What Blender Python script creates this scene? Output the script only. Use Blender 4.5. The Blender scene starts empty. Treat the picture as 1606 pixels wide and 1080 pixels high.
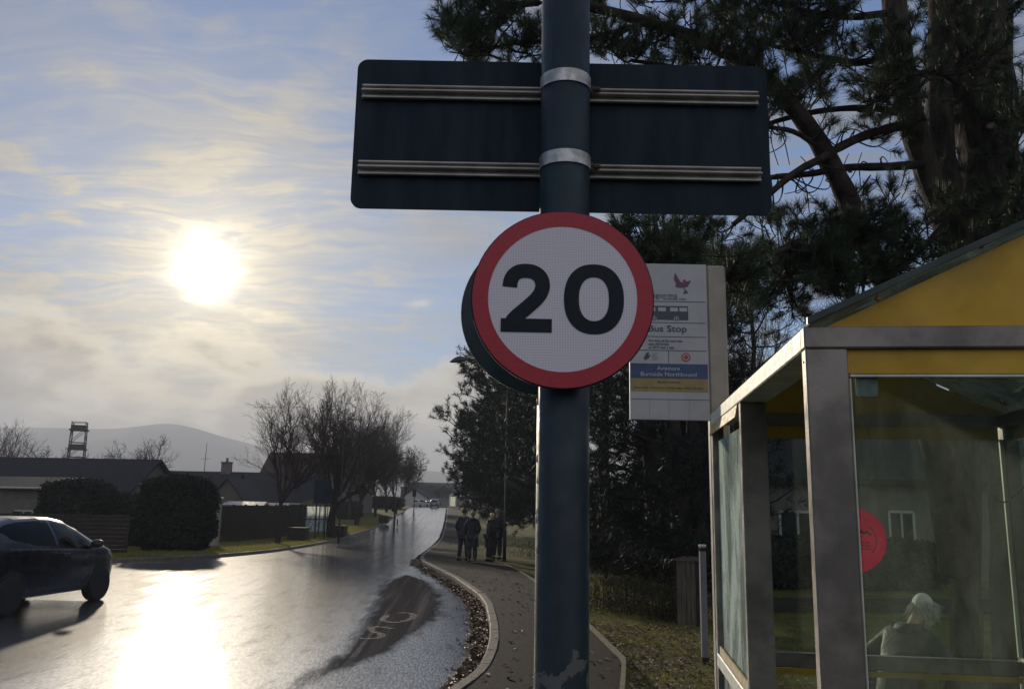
import bpy, math, random
import numpy as np
from mathutils import Vector, Matrix
R = math.radians
S = bpy.context.scene
COL = S.collection
random.seed(7); RNG = np.random.default_rng(7)

# ------------------------------------------------------------------ camera, sky, sun, exposure
FPX, CAMZ, PITCH, ROLL = 1320.0, 1.75, 10.7, 1.05
CAM = Vector((0, 0, CAMZ))
CROT = Matrix.Rotation(R(90 + PITCH), 3, 'X') @ Matrix.Rotation(R(ROLL), 3, 'Z')
cd = bpy.data.cameras.new('camera'); cam = bpy.data.objects.new('camera', cd); COL.objects.link(cam)
cd.sensor_width = 36; cd.lens = 36 * FPX / 1606; cd.clip_start = 0.05; cd.clip_end = 20000
cam.matrix_world = Matrix.Translation(CAM) @ CROT.to_4x4()
S.camera = cam

def ray(px, py):
    return (CROT @ Vector(((px - 803) / FPX, -(py - 540) / FPX, -1))).normalized()
def at(px, py, Y):
    d = ray(px, py); return CAM + d * (Y / d.y)

SUNDIR = ray(325, 424)
SUN_EL = math.asin(SUNDIR.z); SUN_AZ = math.atan2(SUNDIR.x, SUNDIR.y)
sl = bpy.data.lights.new('sun', 'SUN'); sl.energy = 3.6; sl.angle = R(1.6); sl.color = (1, .86, .66)
sun = bpy.data.objects.new('sun', sl); COL.objects.link(sun)
sun.rotation_euler = SUNDIR.to_track_quat('Z', 'Y').to_euler(); sun.location = (0, 0, 30)

S.view_settings.view_transform = 'Standard'; S.view_settings.look = 'None'
S.view_settings.gamma = 1; S.view_settings.use_curve_mapping = False
S.view_settings.exposure = 0.2
S.cycles.max_bounces = 8; S.cycles.diffuse_bounces = 3; S.cycles.glossy_bounces = 3
S.cycles.transparent_max_bounces = 16; S.cycles.transmission_bounces = 4; S.cycles.volume_bounces = 0
S.cycles.use_denoising = True; S.cycles.sample_clamp_indirect = 4
S.cycles.caustics_reflective = False; S.cycles.caustics_refractive = False

class NT:
    """small helper round a node tree"""
    def __init__(s, nt): s.t = nt; nt.nodes.clear()
    def n(s, typ, **kw):
        nd = s.t.nodes.new(typ)
        for k, v in kw.items():
            if k == 'i':
                for a, b in v.items():
                    if isinstance(b, bpy.types.NodeSocket): s.t.links.new(b, nd.inputs[a])
                    else: s.put(nd.inputs[a], b)
            else: setattr(nd, k, v)
        return nd
    def put(s, sock, v):
        d = sock.default_value
        if hasattr(d, '__len__') and not isinstance(d, str):
            v = (v,) * len(d) if not hasattr(v, '__len__') else tuple(v)
            if len(d) == 4 and len(v) == 3: v = v + (1,)
            if len(d) == 4 and not hasattr(v, '__len__'): v = (v, v, v, 1)
        sock.default_value = v
    def m(s, op, a, b=None, c=None, clamp=False):
        nd = s.t.nodes.new('ShaderNodeMath'); nd.operation = op; nd.use_clamp = clamp
        for k, v in enumerate((a, b, c)):
            if v is None: continue
            if isinstance(v, bpy.types.NodeSocket): s.t.links.new(v, nd.inputs[k])
            else: nd.inputs[k].default_value = v
        return nd.outputs[0]
    def vm(s, op, a, b=None):
        nd = s.t.nodes.new('ShaderNodeVectorMath'); nd.operation = op
        for k, v in enumerate((a, b)):
            if v is None: continue
            if isinstance(v, bpy.types.NodeSocket): s.t.links.new(v, nd.inputs[k])
            else: nd.inputs[k].default_value = v
        return nd
    def mix(s, f, a, b, blend='MIX'):
        nd = s.t.nodes.new('ShaderNodeMix'); nd.data_type = 'RGBA'; nd.blend_type = blend
        for k, v in ((0, f), (6, a), (7, b)):
            if isinstance(v, bpy.types.NodeSocket): s.t.links.new(v, nd.inputs[k])
            else: s.put(nd.inputs[k], v)
        return nd.outputs[2]
    def smooth(s, x, lo, hi, a=0.0, b=1.0):
        nd = s.t.nodes.new('ShaderNodeMapRange'); nd.interpolation_type = 'SMOOTHSTEP'
        s.t.links.new(x, nd.inputs[0])
        for k, v in zip((1, 2, 3, 4), (lo, hi, a, b)): nd.inputs[k].default_value = v
        return nd.outputs[0]
    def noise(s, vec, scale, detail=4, rough=.55, dist=0, dim='3D'):
        nd = s.n('ShaderNodeTexNoise', noise_dimensions=dim)
        if vec is not None: s.t.links.new(vec, nd.inputs['Vector'])
        nd.inputs['Scale'].default_value = scale; nd.inputs['Detail'].default_value = detail
        nd.inputs['Roughness'].default_value = rough; nd.inputs['Distortion'].default_value = dist
        return nd.outputs['Fac']
    def mapping(s, vec, scale=(1, 1, 1), loc=(0, 0, 0), rot=(0, 0, 0)):
        nd = s.n('ShaderNodeMapping'); s.t.links.new(vec, nd.inputs[0])
        nd.inputs[1].default_value = loc; nd.inputs[2].default_value = rot; nd.inputs[3].default_value = scale
        return nd.outputs[0]

def make_world():
    W = bpy.data.worlds.new('World'); S.world = W; W.use_nodes = True
    t = NT(W.node_tree)
    sky = t.n('ShaderNodeTexSky', sky_type='NISHITA', sun_disc=False, sun_elevation=SUN_EL, sun_rotation=SUN_AZ,
              altitude=200, air_density=1.0, dust_density=0.0, ozone_density=3.0)
    tc = t.n('ShaderNodeTexCoord'); d = tc.outputs['Generated']
    sp = t.n('ShaderNodeSeparateXYZ', i={0: d}); z = t.m('MAXIMUM', sp.outputs[2], 0.0)
    # cloud layer coordinates: the direction cut with a flat layer overhead
    zz = t.m('ADD', z, .11)
    cv = t.n('ShaderNodeCombineXYZ', i={0: t.m('DIVIDE', sp.outputs[0], zz), 1: t.m('DIVIDE', sp.outputs[1], zz), 2: 0.0}).outputs[0]
    # angle from the sun
    ang = t.m('ARCCOSINE', t.m('MINIMUM', t.vm('DOT_PRODUCT', d, tuple(SUNDIR)).outputs['Value'], .99999))
    deg = t.m('MULTIPLY', ang, 180 / math.pi)
    # thin rippled veil
    warp = t.n('ShaderNodeTexNoise', i={'Vector': cv, 'Scale': 1.4, 'Detail': 4})
    wv = t.vm('SCALE', warp.outputs['Color']); wv.inputs['Scale'].default_value = .42
    cvw = t.vm('ADD', cv, wv.outputs[0]).outputs[0]
    rip = t.noise(t.mapping(cvw, (.9, 5.5, 1), rot=(0, 0, R(-5))), 3.6, 6, .62, .25)
    veil = t.noise(t.mapping(cvw, (.9, 1.5, 1)), 1.25, 8, .6, .2)
    big = t.noise(t.mapping(cv, (.6, .7, 1), loc=(3.1, 1.7, 0)), .9, 3, .5)
    puff = t.noise(t.mapping(cvw, (1, 1.4, 1), loc=(2, 5, 0)), 4.2, 8, .6, .3)
    v1 = t.smooth(t.m('ADD', t.m('MULTIPLY', veil, .65), t.m('MULTIPLY', rip, .35)), .40, .62)
    v1 = t.m('MULTIPLY', v1, t.smooth(big, .36, .60, .30, 1.0))
    v1 = t.m('ADD', v1, t.m('MULTIPLY', t.smooth(puff, .50, .66), t.smooth(big, .34, .55, .20, .65)))
    near = t.m('EXPONENT', t.m('MULTIPLY', deg, -1 / 16.0))
    v1 = t.m('MINIMUM', t.m('ADD', v1, t.m('MULTIPLY', near, .95)), 1.0)
    back = t.smooth(deg, 60, 120)
    v1 = t.m('MINIMUM', t.m('ADD', v1, t.m('MULTIPLY', back, .55)), 1.0)
    # low bank of heavier cloud towards the horizon
    el = t.m('MULTIPLY', t.m('ARCSINE', z), 180 / math.pi)
    bn = t.noise(t.mapping(d, (3.4, 3.4, 7.5), loc=(1.3, .2, 0)), 1.7, 10, .56, .25)
    bn2 = t.noise(t.mapping(d, (3.0, 3.0, 9.0), loc=(5, 2, 1)), 1.7, 9, .56, .35)
    braw = t.m('ADD', t.m('MULTIPLY', el, -.098), t.m('MULTIPLY', bn, 2.3))
    bank = t.smooth(braw, -.02, .46)
    rim = t.m('MULTIPLY', t.smooth(braw, .0, .25), t.smooth(braw, .60, .25))
    # brightness of the cloud: skylight plus forward scattered sunlight
    g1 = t.m('MULTIPLY', t.m('EXPONENT', t.m('MULTIPLY', deg, -1 / 8.5)), .60)
    g2 = t.m('MULTIPLY', t.m('EXPONENT', t.m('MULTIPLY', deg, -1 / 21.0)), .36)
    dn = t.m('MULTIPLY', deg, t.smooth(puff, .32, .68, 1.24, .76))
    core = t.m('ADD', t.m('MULTIPLY', t.m('EXPONENT', t.m('MULTIPLY', t.m('MULTIPLY', dn, dn), -1 / 2.0)), 3.2), t.m('MULTIPLY', t.m('EXPONENT', t.m('MULTIPLY', deg, -1 / 3.2)), .62))
    glow = t.m('ADD', g1, g2)
    fb = t.smooth(t.m('ADD', t.m('MULTIPLY', rip, .55), t.m('MULTIPLY', puff, .45)), .36, .66, .78, 1.20)
    sc = lambda c, k: t.n('ShaderNodeVectorMath', operation='SCALE', i={0: c, 'Scale': k}).outputs[0]
    veilcol = t.mix(1.0, (.135, .17, .235), sc((1.0, .78, .38), t.m('MULTIPLY', glow, fb)), 'ADD')
    veilcol = t.mix(1.0, veilcol, sc((.52, .47, .40), back), 'ADD')
    shade = t.smooth(bn2, .36, .64, .72, 1.20)
    bankbase = t.mix(t.smooth(el, 0, 8), (.085, .12, .185), (.135, .165, .22))
    bankcol = t.mix(1.0, bankbase, sc((1.0, .77, .35), t.m('ADD', t.m('MULTIPLY', g1, .36), t.m('MULTIPLY', g2, 1.5))), 'ADD')
    bankcol = sc(bankcol, shade)
    bankcol = t.mix(1.0, bankcol, sc((1.0, .86, .58), t.m('MULTIPLY', rim, t.m('ADD', t.m('MULTIPLY', g2, 1.6), .05))), 'ADD')
    skyc = sc(t.mix(1.0, sky.outputs[0], (.84, .96, 1.16), 'MULTIPLY'), SKYK)
    c = t.mix(t.m('MULTIPLY', v1, .92), skyc, veilcol)
    c = t.mix(t.m('MULTIPLY', bank, .94), c, bankcol)
    c = t.mix(1.0, c, sc((1.0, .93, .76), core), 'ADD')
    # everything above is in picture units; the background runs at the usual low strength
    c = t.n('ShaderNodeVectorMath', operation='SCALE', i={0: c, 'Scale': 10.0}).outputs[0]
    bg = t.n('ShaderNodeBackground', i={0: c, 1: .1})
    t.n('ShaderNodeOutputWorld', i={0: bg.outputs[0]})
SKYK = .096
make_world()

# ------------------------------------------------------------------ materials
MATS = {}
def mat(name, col, rough=.6, var=.25, scale=6, bump=0, bscale=40, metal=0, spec=.5, coat=0, col2=None, stretch=None, transl=0, bdist=.02):
    if name in MATS: return MATS[name]
    m = bpy.data.materials.new(name); m.use_nodes = True; t = NT(m.node_tree)
    tc = t.n('ShaderNodeTexCoord').outputs['Object']
    if stretch: tc = t.mapping(tc, stretch)
    nz = t.noise(tc, scale, 6, .6)
    c2 = col2 or tuple(c * (1 - var) for c in col)
    c1 = col if col2 else tuple(min(1, c * (1 + var)) for c in col)
    cc = t.mix(t.smooth(nz, .35, .65), c2, c1)
    p = t.n('ShaderNodeBsdfPrincipled', i={'Base Color': cc, 'Metallic': metal, 'Specular IOR Level': spec, 'Coat Weight': coat})
    r = t.smooth(t.noise(tc, scale * 2.7, 3), .3, .7, max(0, rough - .1), min(1, rough + .1))
    t.t.links.new(r, p.inputs['Roughness'])
    if bump:
        b = t.n('ShaderNodeBump', i={'Strength': bump, 'Distance': bdist, 'Height': t.noise(tc, bscale, 5, .65)})
        t.t.links.new(b.outputs[0], p.inputs['Normal'])
    out = p.outputs[0]
    if transl:
        tr = t.n('ShaderNodeBsdfTranslucent', i={0: cc})
        out = t.n('ShaderNodeMixShader', i={0: transl, 1: p.outputs[0], 2: tr.outputs[0]}).outputs[0]
    t.n('ShaderNodeOutputMaterial', i={0: out})
    MATS[name] = m; return m

# ------------------------------------------------------------------ mesh builder and object helpers
class MB:
    def __init__(s): s.V = []; s.F = []; s.M = []; s.n = 0
    def add(s, V, F, mi=0):
        V = np.asarray(V, float).reshape(-1, 3); s.V.append(V)
        k = s.n; s.F += [tuple(int(i) + k for i in f) for f in F]; s.M += [mi] * len(F); s.n += len(V); return s
    def box(s, c, size, rz=0, mi=0, rot=None):
        x, y, z = (q / 2 for q in size)
        V = np.array([(i, j, k) for i in (-x, x) for j in (-y, y) for k in (-z, z)])
        m = rot if rot is not None else Matrix.Rotation(rz, 3, 'Z')
        V = V @ np.array(m).T + np.array(c)
        return s.add(V, [(0, 1, 3, 2), (4, 6, 7, 5), (0, 4, 5, 1), (2, 3, 7, 6), (0, 2, 6, 4), (1, 5, 7, 3)], mi)
    def bbox(s, c, size, b=.004, rz=0, mi=0):
        """box with chamfered vertical and horizontal edges"""
        x, y, z = (q / 2 for q in size); b = min(b, x * .9, y * .9, z * .9)
        ring = lambda zz, i: [(x - i, y - b - i * 0, zz), (x - b, y - i, zz), (-x + b, y - i, zz), (-x + i, y - b, zz), (-x + i, -y + b, zz), (-x + b, -y + i, zz), (x - b, -y + i, zz), (x - i, -y + b, zz)]
        V = ring(-z, b * .99) + ring(-z + b, 0) + ring(z - b, 0) + ring(z, b * .99)
        F = [tuple(reversed(range(8))), tuple(range(24, 32))]
        for r in range(3):
            for k in range(8): a = r * 8; F.append((a + k, a + (k + 1) % 8, a + 8 + (k + 1) % 8, a + 8 + k))
        V = np.array(V) @ np.array(Matrix.Rotation(rz, 3, 'Z')).T + np.array(c)
        return s.add(V, F, mi)
    def tube(s, P, r, n=8, mi=0, caps=True):
        P = np.asarray(P, float); m = len(P); r = np.broadcast_to(np.asarray(r, float), (m,))
        T = np.gradient(P, axis=0); T /= np.linalg.norm(T, axis=1)[:, None] + 1e-9
        ref = np.array((0, 0, 1.0)) if abs(T[0][2]) < .9 else np.array((1.0, 0, 0))
        a = np.cross(T, ref); a /= np.linalg.norm(a, axis=1)[:, None] + 1e-9; b = np.cross(T, a)
        th = np.arange(n) * 2 * math.pi / n
        V = P[:, None] + r[:, None, None] * (np.cos(th)[None, :, None] * a[:, None] + np.sin(th)[None, :, None] * b[:, None])
        F = [(i * n + k, i * n + (k + 1) % n, (i + 1) * n + (k + 1) % n, (i + 1) * n + k) for i in range(m - 1) for k in range(n)]
        if caps: F += [tuple(reversed(range(n))), tuple(range((m - 1) * n, m * n))]
        return s.add(V.reshape(-1, 3), F, mi)
    def lathe(s, prof, c=(0, 0, 0), n=24, axis='Z', mi=0):
        V = []
        for r, z in prof:
            for k in range(n):
                a = k * 2 * math.pi / n
                p = (r * math.cos(a), r * math.sin(a), z)
                if axis == 'Y': p = (p[0], p[2], p[1])
                if axis == 'X': p = (p[2], p[0], p[1])
                V.append((p[0] + c[0], p[1] + c[1], p[2] + c[2]))
        m = len(prof)
        F = [(i * n + k, i * n + (k + 1) % n, (i + 1) * n + (k + 1) % n, (i + 1) * n + k) for i in range(m - 1) for k in range(n)]
        if prof[0][0] > 1e-6: F.append(tuple(reversed(range(n))))
        if prof[-1][0] > 1e-6: F.append(tuple(range((m - 1) * n, m * n)))
        return s.add(V, F, mi)
    def prism(s, poly, o, ex, ey, depth, mi=0):
        """outline in the plane (o, ex, ey), given a thickness along ex x ey"""
        o, ex, ey = (np.array(q, float) for q in (o, ex, ey)); nz = np.cross(ex, ey); nz /= np.linalg.norm(nz)
        P = np.array([o + ex * a + ey * b for a, b in poly]); k = len(P)
        V = np.vstack([P, P + nz * depth])
        F = [tuple(reversed(range(k))), tuple(range(k, 2 * k))] + [(i, (i + 1) % k, k + (i + 1) % k, k + i) for i in range(k)]
        return s.add(V, F, mi)
    def grid(s, G, mi=0):
        G = np.asarray(G, float); a, b = G.shape[:2]
        return s.add(G.reshape(-1, 3), [(i * b + j, (i + 1) * b + j, (i + 1) * b + j + 1, i * b + j + 1) for i in range(a - 1) for j in range(b - 1)], mi)
    def build(s, name, mats, parent=None, origin=None, smooth=False, uv=None):
        V = np.vstack(s.V) if s.V else np.zeros((0, 3))
        if origin is not None: V = V - np.array(origin)
        me = bpy.data.meshes.new(name); me.from_pydata(V.tolist(), [], s.F)
        if not isinstance(mats, (list, tuple)): mats = [mats]
        for q in mats: me.materials.append(q)
        if len(mats) > 1: me.polygons.foreach_set('material_index', s.M)
        if smooth: me.polygons.foreach_set('use_smooth', [True] * len(s.F))
        me.update()
        o = bpy.data.objects.new(name, me); COL.objects.link(o)
        if parent: o.parent = parent
        if smooth == 'auto':
            pass
        return o

def tag(o, label=None, cat=None, group=None, kind=None):
    if label: o['label'] = label
    if cat: o['category'] = cat
    if group: o['group'] = group
    if kind: o['kind'] = kind
    return o
def thing(name, label, cat, loc=(0, 0, 0), rz=0, group=None):
    o = bpy.data.objects.new(name, None); COL.objects.link(o); o.location = loc; o.rotation_euler = (0, 0, rz)
    o.empty_display_size = .2
    return tag(o, label, cat, group)
def copy_tree(o, parent=None):
    c = o.copy(); COL.objects.link(c); c.parent = parent
    for ch in [q for q in o.children]: copy_tree(ch, c)
    return c
def text_mesh(mb, s, o, ex, ey, size, mi, bold=.0, align='LEFT', lift=.001, width=None):
    cu = bpy.data.curves.new('text', 'FONT'); cu.body = s; cu.size = 1; cu.offset = bold; cu.align_x = align; cu.resolution_u = 3
    ob = bpy.data.objects.new('text', cu); COL.objects.link(ob)
    me = bpy.data.meshes.new_from_object(ob.evaluated_get(bpy.context.evaluated_depsgraph_get()))
    V = np.array([tuple(v.co) for v in me.vertices]).reshape(-1, 3)
    if len(V):
        if width: V[:, 0] *= width / (V[:, 0].max() - V[:, 0].min()) / size
        o, ex, ey = (np.array(q, float) for q in (o, ex, ey)); nz = np.cross(ex, ey)
        W = o + V[:, :1] * size * ex + V[:, 1:2] * size * ey + nz * lift
        mb.add(W, [tuple(p.vertices) for p in me.polygons], mi)
    bpy.data.objects.remove(ob); bpy.data.curves.remove(cu); bpy.data.meshes.remove(me)
def stroke(pts, w):
    """outline polygon(s) of a stroke of width w as quads: returns V2, F"""
    P = np.array(pts, float); T = np.gradient(P, axis=0); T /= np.linalg.norm(T, axis=1)[:, None]
    N = np.stack([-T[:, 1], T[:, 0]], 1); w = np.broadcast_to(np.asarray(w, float), (len(P),))[:, None] / 2
    V = np.vstack([P + N * w, P - N * w]); k = len(P)
    return V, [(k + i, k + i + 1, i + 1, i) for i in range(k - 1)]

# ------------------------------------------------------------------ lie of the land
_ys = np.arange(-60, 420, .5)
_hz = np.interp(_ys, [-60, 10, 20, 28, 40, 56, 86, 108, 140, 153, 165, 190, 240, 330, 420],
                [-.1, -.1, -.18, -.30, -.62, -.93, -.97, -.52, .45, .74, .78, .45, -.9, -3.2, -3.5])
_k = np.ones(17) / 17; _hz = np.convolve(np.pad(_hz, 8, 'edge'), _k, 'valid')
def H(y): return np.interp(y, _ys, _hz)                    # level of the carriageway
_ky = [-30, 0, 5.5, 7.6, 8.6, 9.6, 10.6, 12, 14, 16, 17.5, 20, 22.5, 26, 30, 34, 38, 65, 110, 153, 230, 330]
_kx = [-1.7, -1.55, -1.35, -.85, -.52, -.32, -.25, -.23, -.29, -.40, -.55, -.98, -1.42, -2.15, -2.95, -3.45, -3.75, -5.05, -8.0, -11.0, -17.5, -26]
def KR(y): return np.interp(y, _ky, _kx)                   # kerb on the right
def RL(y): return np.interp(y, [-30, 10, 34, 65, 110, 153, 230, 330], [-.3, -2.2, -3.45, -5.05, -8.0, -11.0, -17.5, -26])   # carriageway edge
def PE(y): return np.interp(y, [-30, 0, 7, 8.2, 9.4, 10.2, 13, 17, 23, 28, 34, 65, 153, 330], [.75, .78, .92, 1.04, 1.22, 1.33, 1.2, .95, .5, .0, -1.2, -2.9, -8.8, -23.5])  # far edge of pavement
LKP = np.array([(-62, 26.2), (-40, 26.3), (-22, 26.4), (-16, 26.5), (-14, 26.7), (-12.9, 27.1), (-12.0, 28), (-11.3, 29.5), (-10.8, 32), (-10.6, 36), (-10.7, 42), (-11.3, 53), (-12.2, 65), (-12.9, 78), (-14.0, 95), (-15.2, 115), (-17.6, 153), (-24.1, 230), (-33, 330)])
def resample(P, step):
    P = np.array(P, float); L = np.r_[0, np.cumsum(np.linalg.norm(np.diff(P, axis=0), axis=1))]
    s = np.linspace(0, L[-1], max(2, int(L[-1] / step)))
    return np.stack([np.interp(s, L, P[:, k]) for k in range(P.shape[1])], 1)
def smoothed(P, n=2):
    P = np.array(P, float)
    for _ in range(n):
        Q = np.vstack([.75 * P[:-1] + .25 * P[1:], .25 * P[:-1] + .75 * P[1:]]).reshape(2, -1, P.shape[1]).transpose(1, 0, 2).reshape(-1, P.shape[1])
        P = np.vstack([P[:1], Q, P[-1:]])
    return P
LK = smoothed(LKP, 2)
def LX(y): return np.interp(y, LKP[6:, 1], LKP[6:, 0])
def fn(x, y, s=1.0, seed=0):        # cheap smooth unevenness
    return (np.sin(x * 1.3 * s + seed) * np.cos(y * 1.1 * s + 2 * seed) + .5 * np.sin(x * 2.9 * s + y * 2.3 * s + seed) + .3 * np.cos(x * 5.3 * s - y * 4.1 * s)) / 1.8
def grass_right(x, y):              # level of the grass to the right of the pavement
    x = np.asarray(x, float); y = np.asarray(y, float); d = np.clip(x - PE(y), 0, None)
    drop = np.interp(y, [0, 5, 12, 20, 30, 60], [.0, .2, .25, .15, .03, 0])
    return H(y) + .1 - drop * np.clip(d / .25, 0, 1) + .02 * fn(x, y, 1.1) * np.clip(d, 0, 1) + .012 * np.clip(d - 3, 0, 40)
def grass_left(x, y): return H(y) + .12 + .03 * fn(x, y, .7)
def ground(px, py, f=None):         # the ground point seen at a pixel
    d = ray(px, py); lo = 2.0
    for Y in np.arange(3, 400, .1):
        p = CAM + d * (Y / d.y)
        if p.z < (f(p.x, p.y) if f else H(p.y) + .1): return p
    return p
# ------------------------------------------------------------------ ground, road, pavement
def m_road():
    m = bpy.data.materials.new('wet_asphalt'); m.use_nodes = True; t = NT(m.node_tree)
    uv = t.n('ShaderNodeUVMap', uv_map='lane').outputs[0]; ob = t.n('ShaderNodeTexCoord').outputs['Object']
    dry = t.n('ShaderNodeAttribute', attribute_name='dry').outputs['Fac']
    gut = t.n('ShaderNodeAttribute', attribute_name='gutter').outputs['Fac']
    streak = t.noise(t.mapping(uv, (2.2, .035, 1)), 1.0, 6, .62, .4)
    streak2 = t.noise(t.mapping(uv, (7.5, .10, 1)), 1.0, 5, .6, .3)
    blot = t.noise(ob, .55, 6, .62, .4)
    grain = t.noise(ob, 85, 3, .7); grain2 = t.noise(ob, 260, 2, .6)
    edge = t.noise(t.mapping(uv, (5.0, 1.1, 1)), 1.0, 9, .66, .4)
    dm = t.smooth(t.m('ADD', dry, t.m('MULTIPLY', t.m('SUBTRACT', edge, .5), .9)), .16, .62)
    gm = t.smooth(t.m('ADD', gut, t.m('MULTIPLY', t.m('SUBTRACT', edge, .5), .9)), .35, .6)
    c = t.mix(t.smooth(grain, .35, .7), (.038, .039, .041), (.10, .101, .103))
    c = t.mix(t.smooth(blot, .40, .66), c, t.mix(.5, c, (.12, .115, .11)))
    c = t.mix(t.m('MULTIPLY', dm, .85), c, t.mix(t.smooth(grain, .4, .7), (.06, .052, .048), (.12, .105, .095)))
    c = t.mix(gm, c, t.mix(t.smooth(grain, .4, .65), (.020, .014, .010), (.07, .048, .032)))
    wet = t.m('ADD', t.m('MULTIPLY', streak, .6), t.m('MULTIPLY', streak2, .4))
    r = t.smooth(wet, .34, .66, .16, .225)
    r = t.m('ADD', r, t.m('MULTIPLY', t.m('SUBTRACT', blot, .5), .05))
    d3 = t.m('POWER', dm, 4.0); r = t.mix(d3, r, .8); r = t.mix(gm, r, .72)
    dwide = t.smooth(t.m('ADD', dry, t.m('MULTIPLY', t.m('SUBTRACT', edge, .5), .8)), -.02, .42); bs = .05; b2 = t.n('ShaderNodeBump', i={'Strength': .30, 'Distance': .010, 'Height': t.m('ADD', t.noise(ob, 120, 3, .75), t.m('MULTIPLY', grain2, .3))})
    b = t.n('ShaderNodeBump', i={'Strength': t.m('ADD', bs, t.m('MULTIPLY', t.smooth(t.n('ShaderNodeSeparateXYZ', i={0: uv}).outputs[0], -.35, .45), .28)), 'Distance': .005, 'Height': t.m('ADD', t.noise(ob, 55, 4, .8), t.m('MULTIPLY', grain2, .3))})
    sp = t.m('SUBTRACT', t.smooth(wet, .36, .64, 1.0, .86), t.m('MULTIPLY', t.m('MAXIMUM', dwide, gm), .93), None, True)
    lay = t.smooth(t.n('ShaderNodeSeparateXYZ', i={0: uv}).outputs[0], -.35, .45); gr = t.noise(t.mapping(uv, (48, 7.5, 1)), 1.0, 4, .8)
    sp = t.m('MULTIPLY', sp, t.m('SUBTRACT', 1.0, t.m('MULTIPLY', lay, .52))); sp = t.m('MULTIPLY', sp, t.m('ADD', t.smooth(gr, .36, .64, .74, 1.14), t.m('MULTIPLY', lay, t.smooth(gr, .40, .66, -.22, .35)))); r = t.m('ADD', r, t.m('MULTIPLY', lay, .12))
    df = t.n('ShaderNodeBsdfDiffuse', i={0: c, 1: .5, 'Normal': b.outputs[0]})
    gl = t.n('ShaderNodeBsdfAnisotropic', distribution='BECKMANN', i={0: (.95, .95, .95), 'Roughness': r, 'Normal': b.outputs[0]})
    gb = t.n('ShaderNodeBsdfAnisotropic', distribution='BECKMANN', i={0: (.95, .95, .95), 'Roughness': .52, 'Normal': b2.outputs[0]})
    gl = t.n('ShaderNodeMixShader', i={0: .07, 1: gl.outputs[0], 2: gb.outputs[0]})
    fr = t.m('MULTIPLY', t.n('ShaderNodeFresnel', i={0: 1.42, 'Normal': b.outputs[0]}).outputs[0], sp)
    t.n('ShaderNodeOutputMaterial', i={0: t.n('ShaderNodeMixShader', i={0: fr, 1: df.outputs[0], 2: gl.outputs[0]}).outputs[0]}); return m
def road():
    ys = np.r_[np.arange(-12, 4, 2), np.arange(4, 36, .2), np.arange(36, 70, 1), np.arange(70, 332, 2.5)]
    lat = np.r_[np.arange(0, 4, .12), np.arange(4, 8, .5), [8.6, 12, 20, 30, 45, 60]]
    G = []; UVs = []; D = []; GU = []
    for y in ys:
        xr = KR(y) + .03; row = []
        for l in lat:
            xl = (LX(y) - .4) if y > 36 else -62
            x = xr - l
            if y > 36: x = xr - (xr - xl) * len(row) / (len(lat) - 1)
            camb = -.03 * max(0, (abs((x - RL(y)) + 3.4) - 1.5)) / 2
            row.append((x, y, H(y) + camb * 0))
            UVs.append((x - RL(y), y))
            c = np.interp(y, [9, 11, 13, 15, 18.7, 23.6, 24.5], [-2.15, -1.78, -1.74, -1.74, -2.08, -2.72, -2.8])
            w = np.interp(y, [7.5, 9.2, 11, 13, 15, 18.7, 22, 24.2], [.02, .14, .27, .38, .56, .62, .42, .02])
            D.append(max(0, 1 - abs(x - c) / w * .72) * float(np.interp(y, [8, 10.5, 13], [.12, .5, 1])) if 7.5 < y < 24.2 else 0)
            k = KR(y) - x
            GU.append(float(np.clip(1 - k / np.interp(y, [8, 10, 16, 22, 30, 36], [.25, .30, .36, .45, .55, .25]) * .55, 0, 1)))
        G.append(row)
    mb = MB(); mb.grid(G); o = mb.build('road', m_road(), smooth=True); me = o.data
    for nm, dat in (('dry', D), ('gutter', GU)):
        a = me.attributes.new(nm, 'FLOAT', 'POINT'); a.data.foreach_set('value', np.array(dat, dtype=np.float32))
    uv = me.uv_layers.new(name='lane'); li = np.empty(len(me.loops), dtype=np.int32); me.loops.foreach_get('vertex_index', li)
    uv.data.foreach_set('uv', np.array(UVs, dtype=np.float32)[li].ravel())
    me.flip_normals(); tag(o, kind='structure')
road()

M_PAVE = mat('pavement_asphalt', (.020, .017, .016), .85, .5, 30, .35, 140, spec=.12)
M_KERB = mat('concrete_kerb', (.125, .108, .09), .75, .3, 9, .5, 60)
M_EDGE = mat('mossy_edging', (.17, .15, .10), .85, .3, 7, .5, 50, col2=(.10, .095, .035))
M_GRASS = mat('winter_grass', (.13, .135, .035), .95, .3, 1.6, .9, 60, spec=.1, col2=(.060, .052, .022))
M_FIELD = mat('far_land', (.05, .055, .03), .95, .3, .02, 0, spec=.1)
M_SOIL = mat('bare_soil', (.05, .035, .024), .95, .3, 3, .8, 50, spec=.1)

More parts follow.
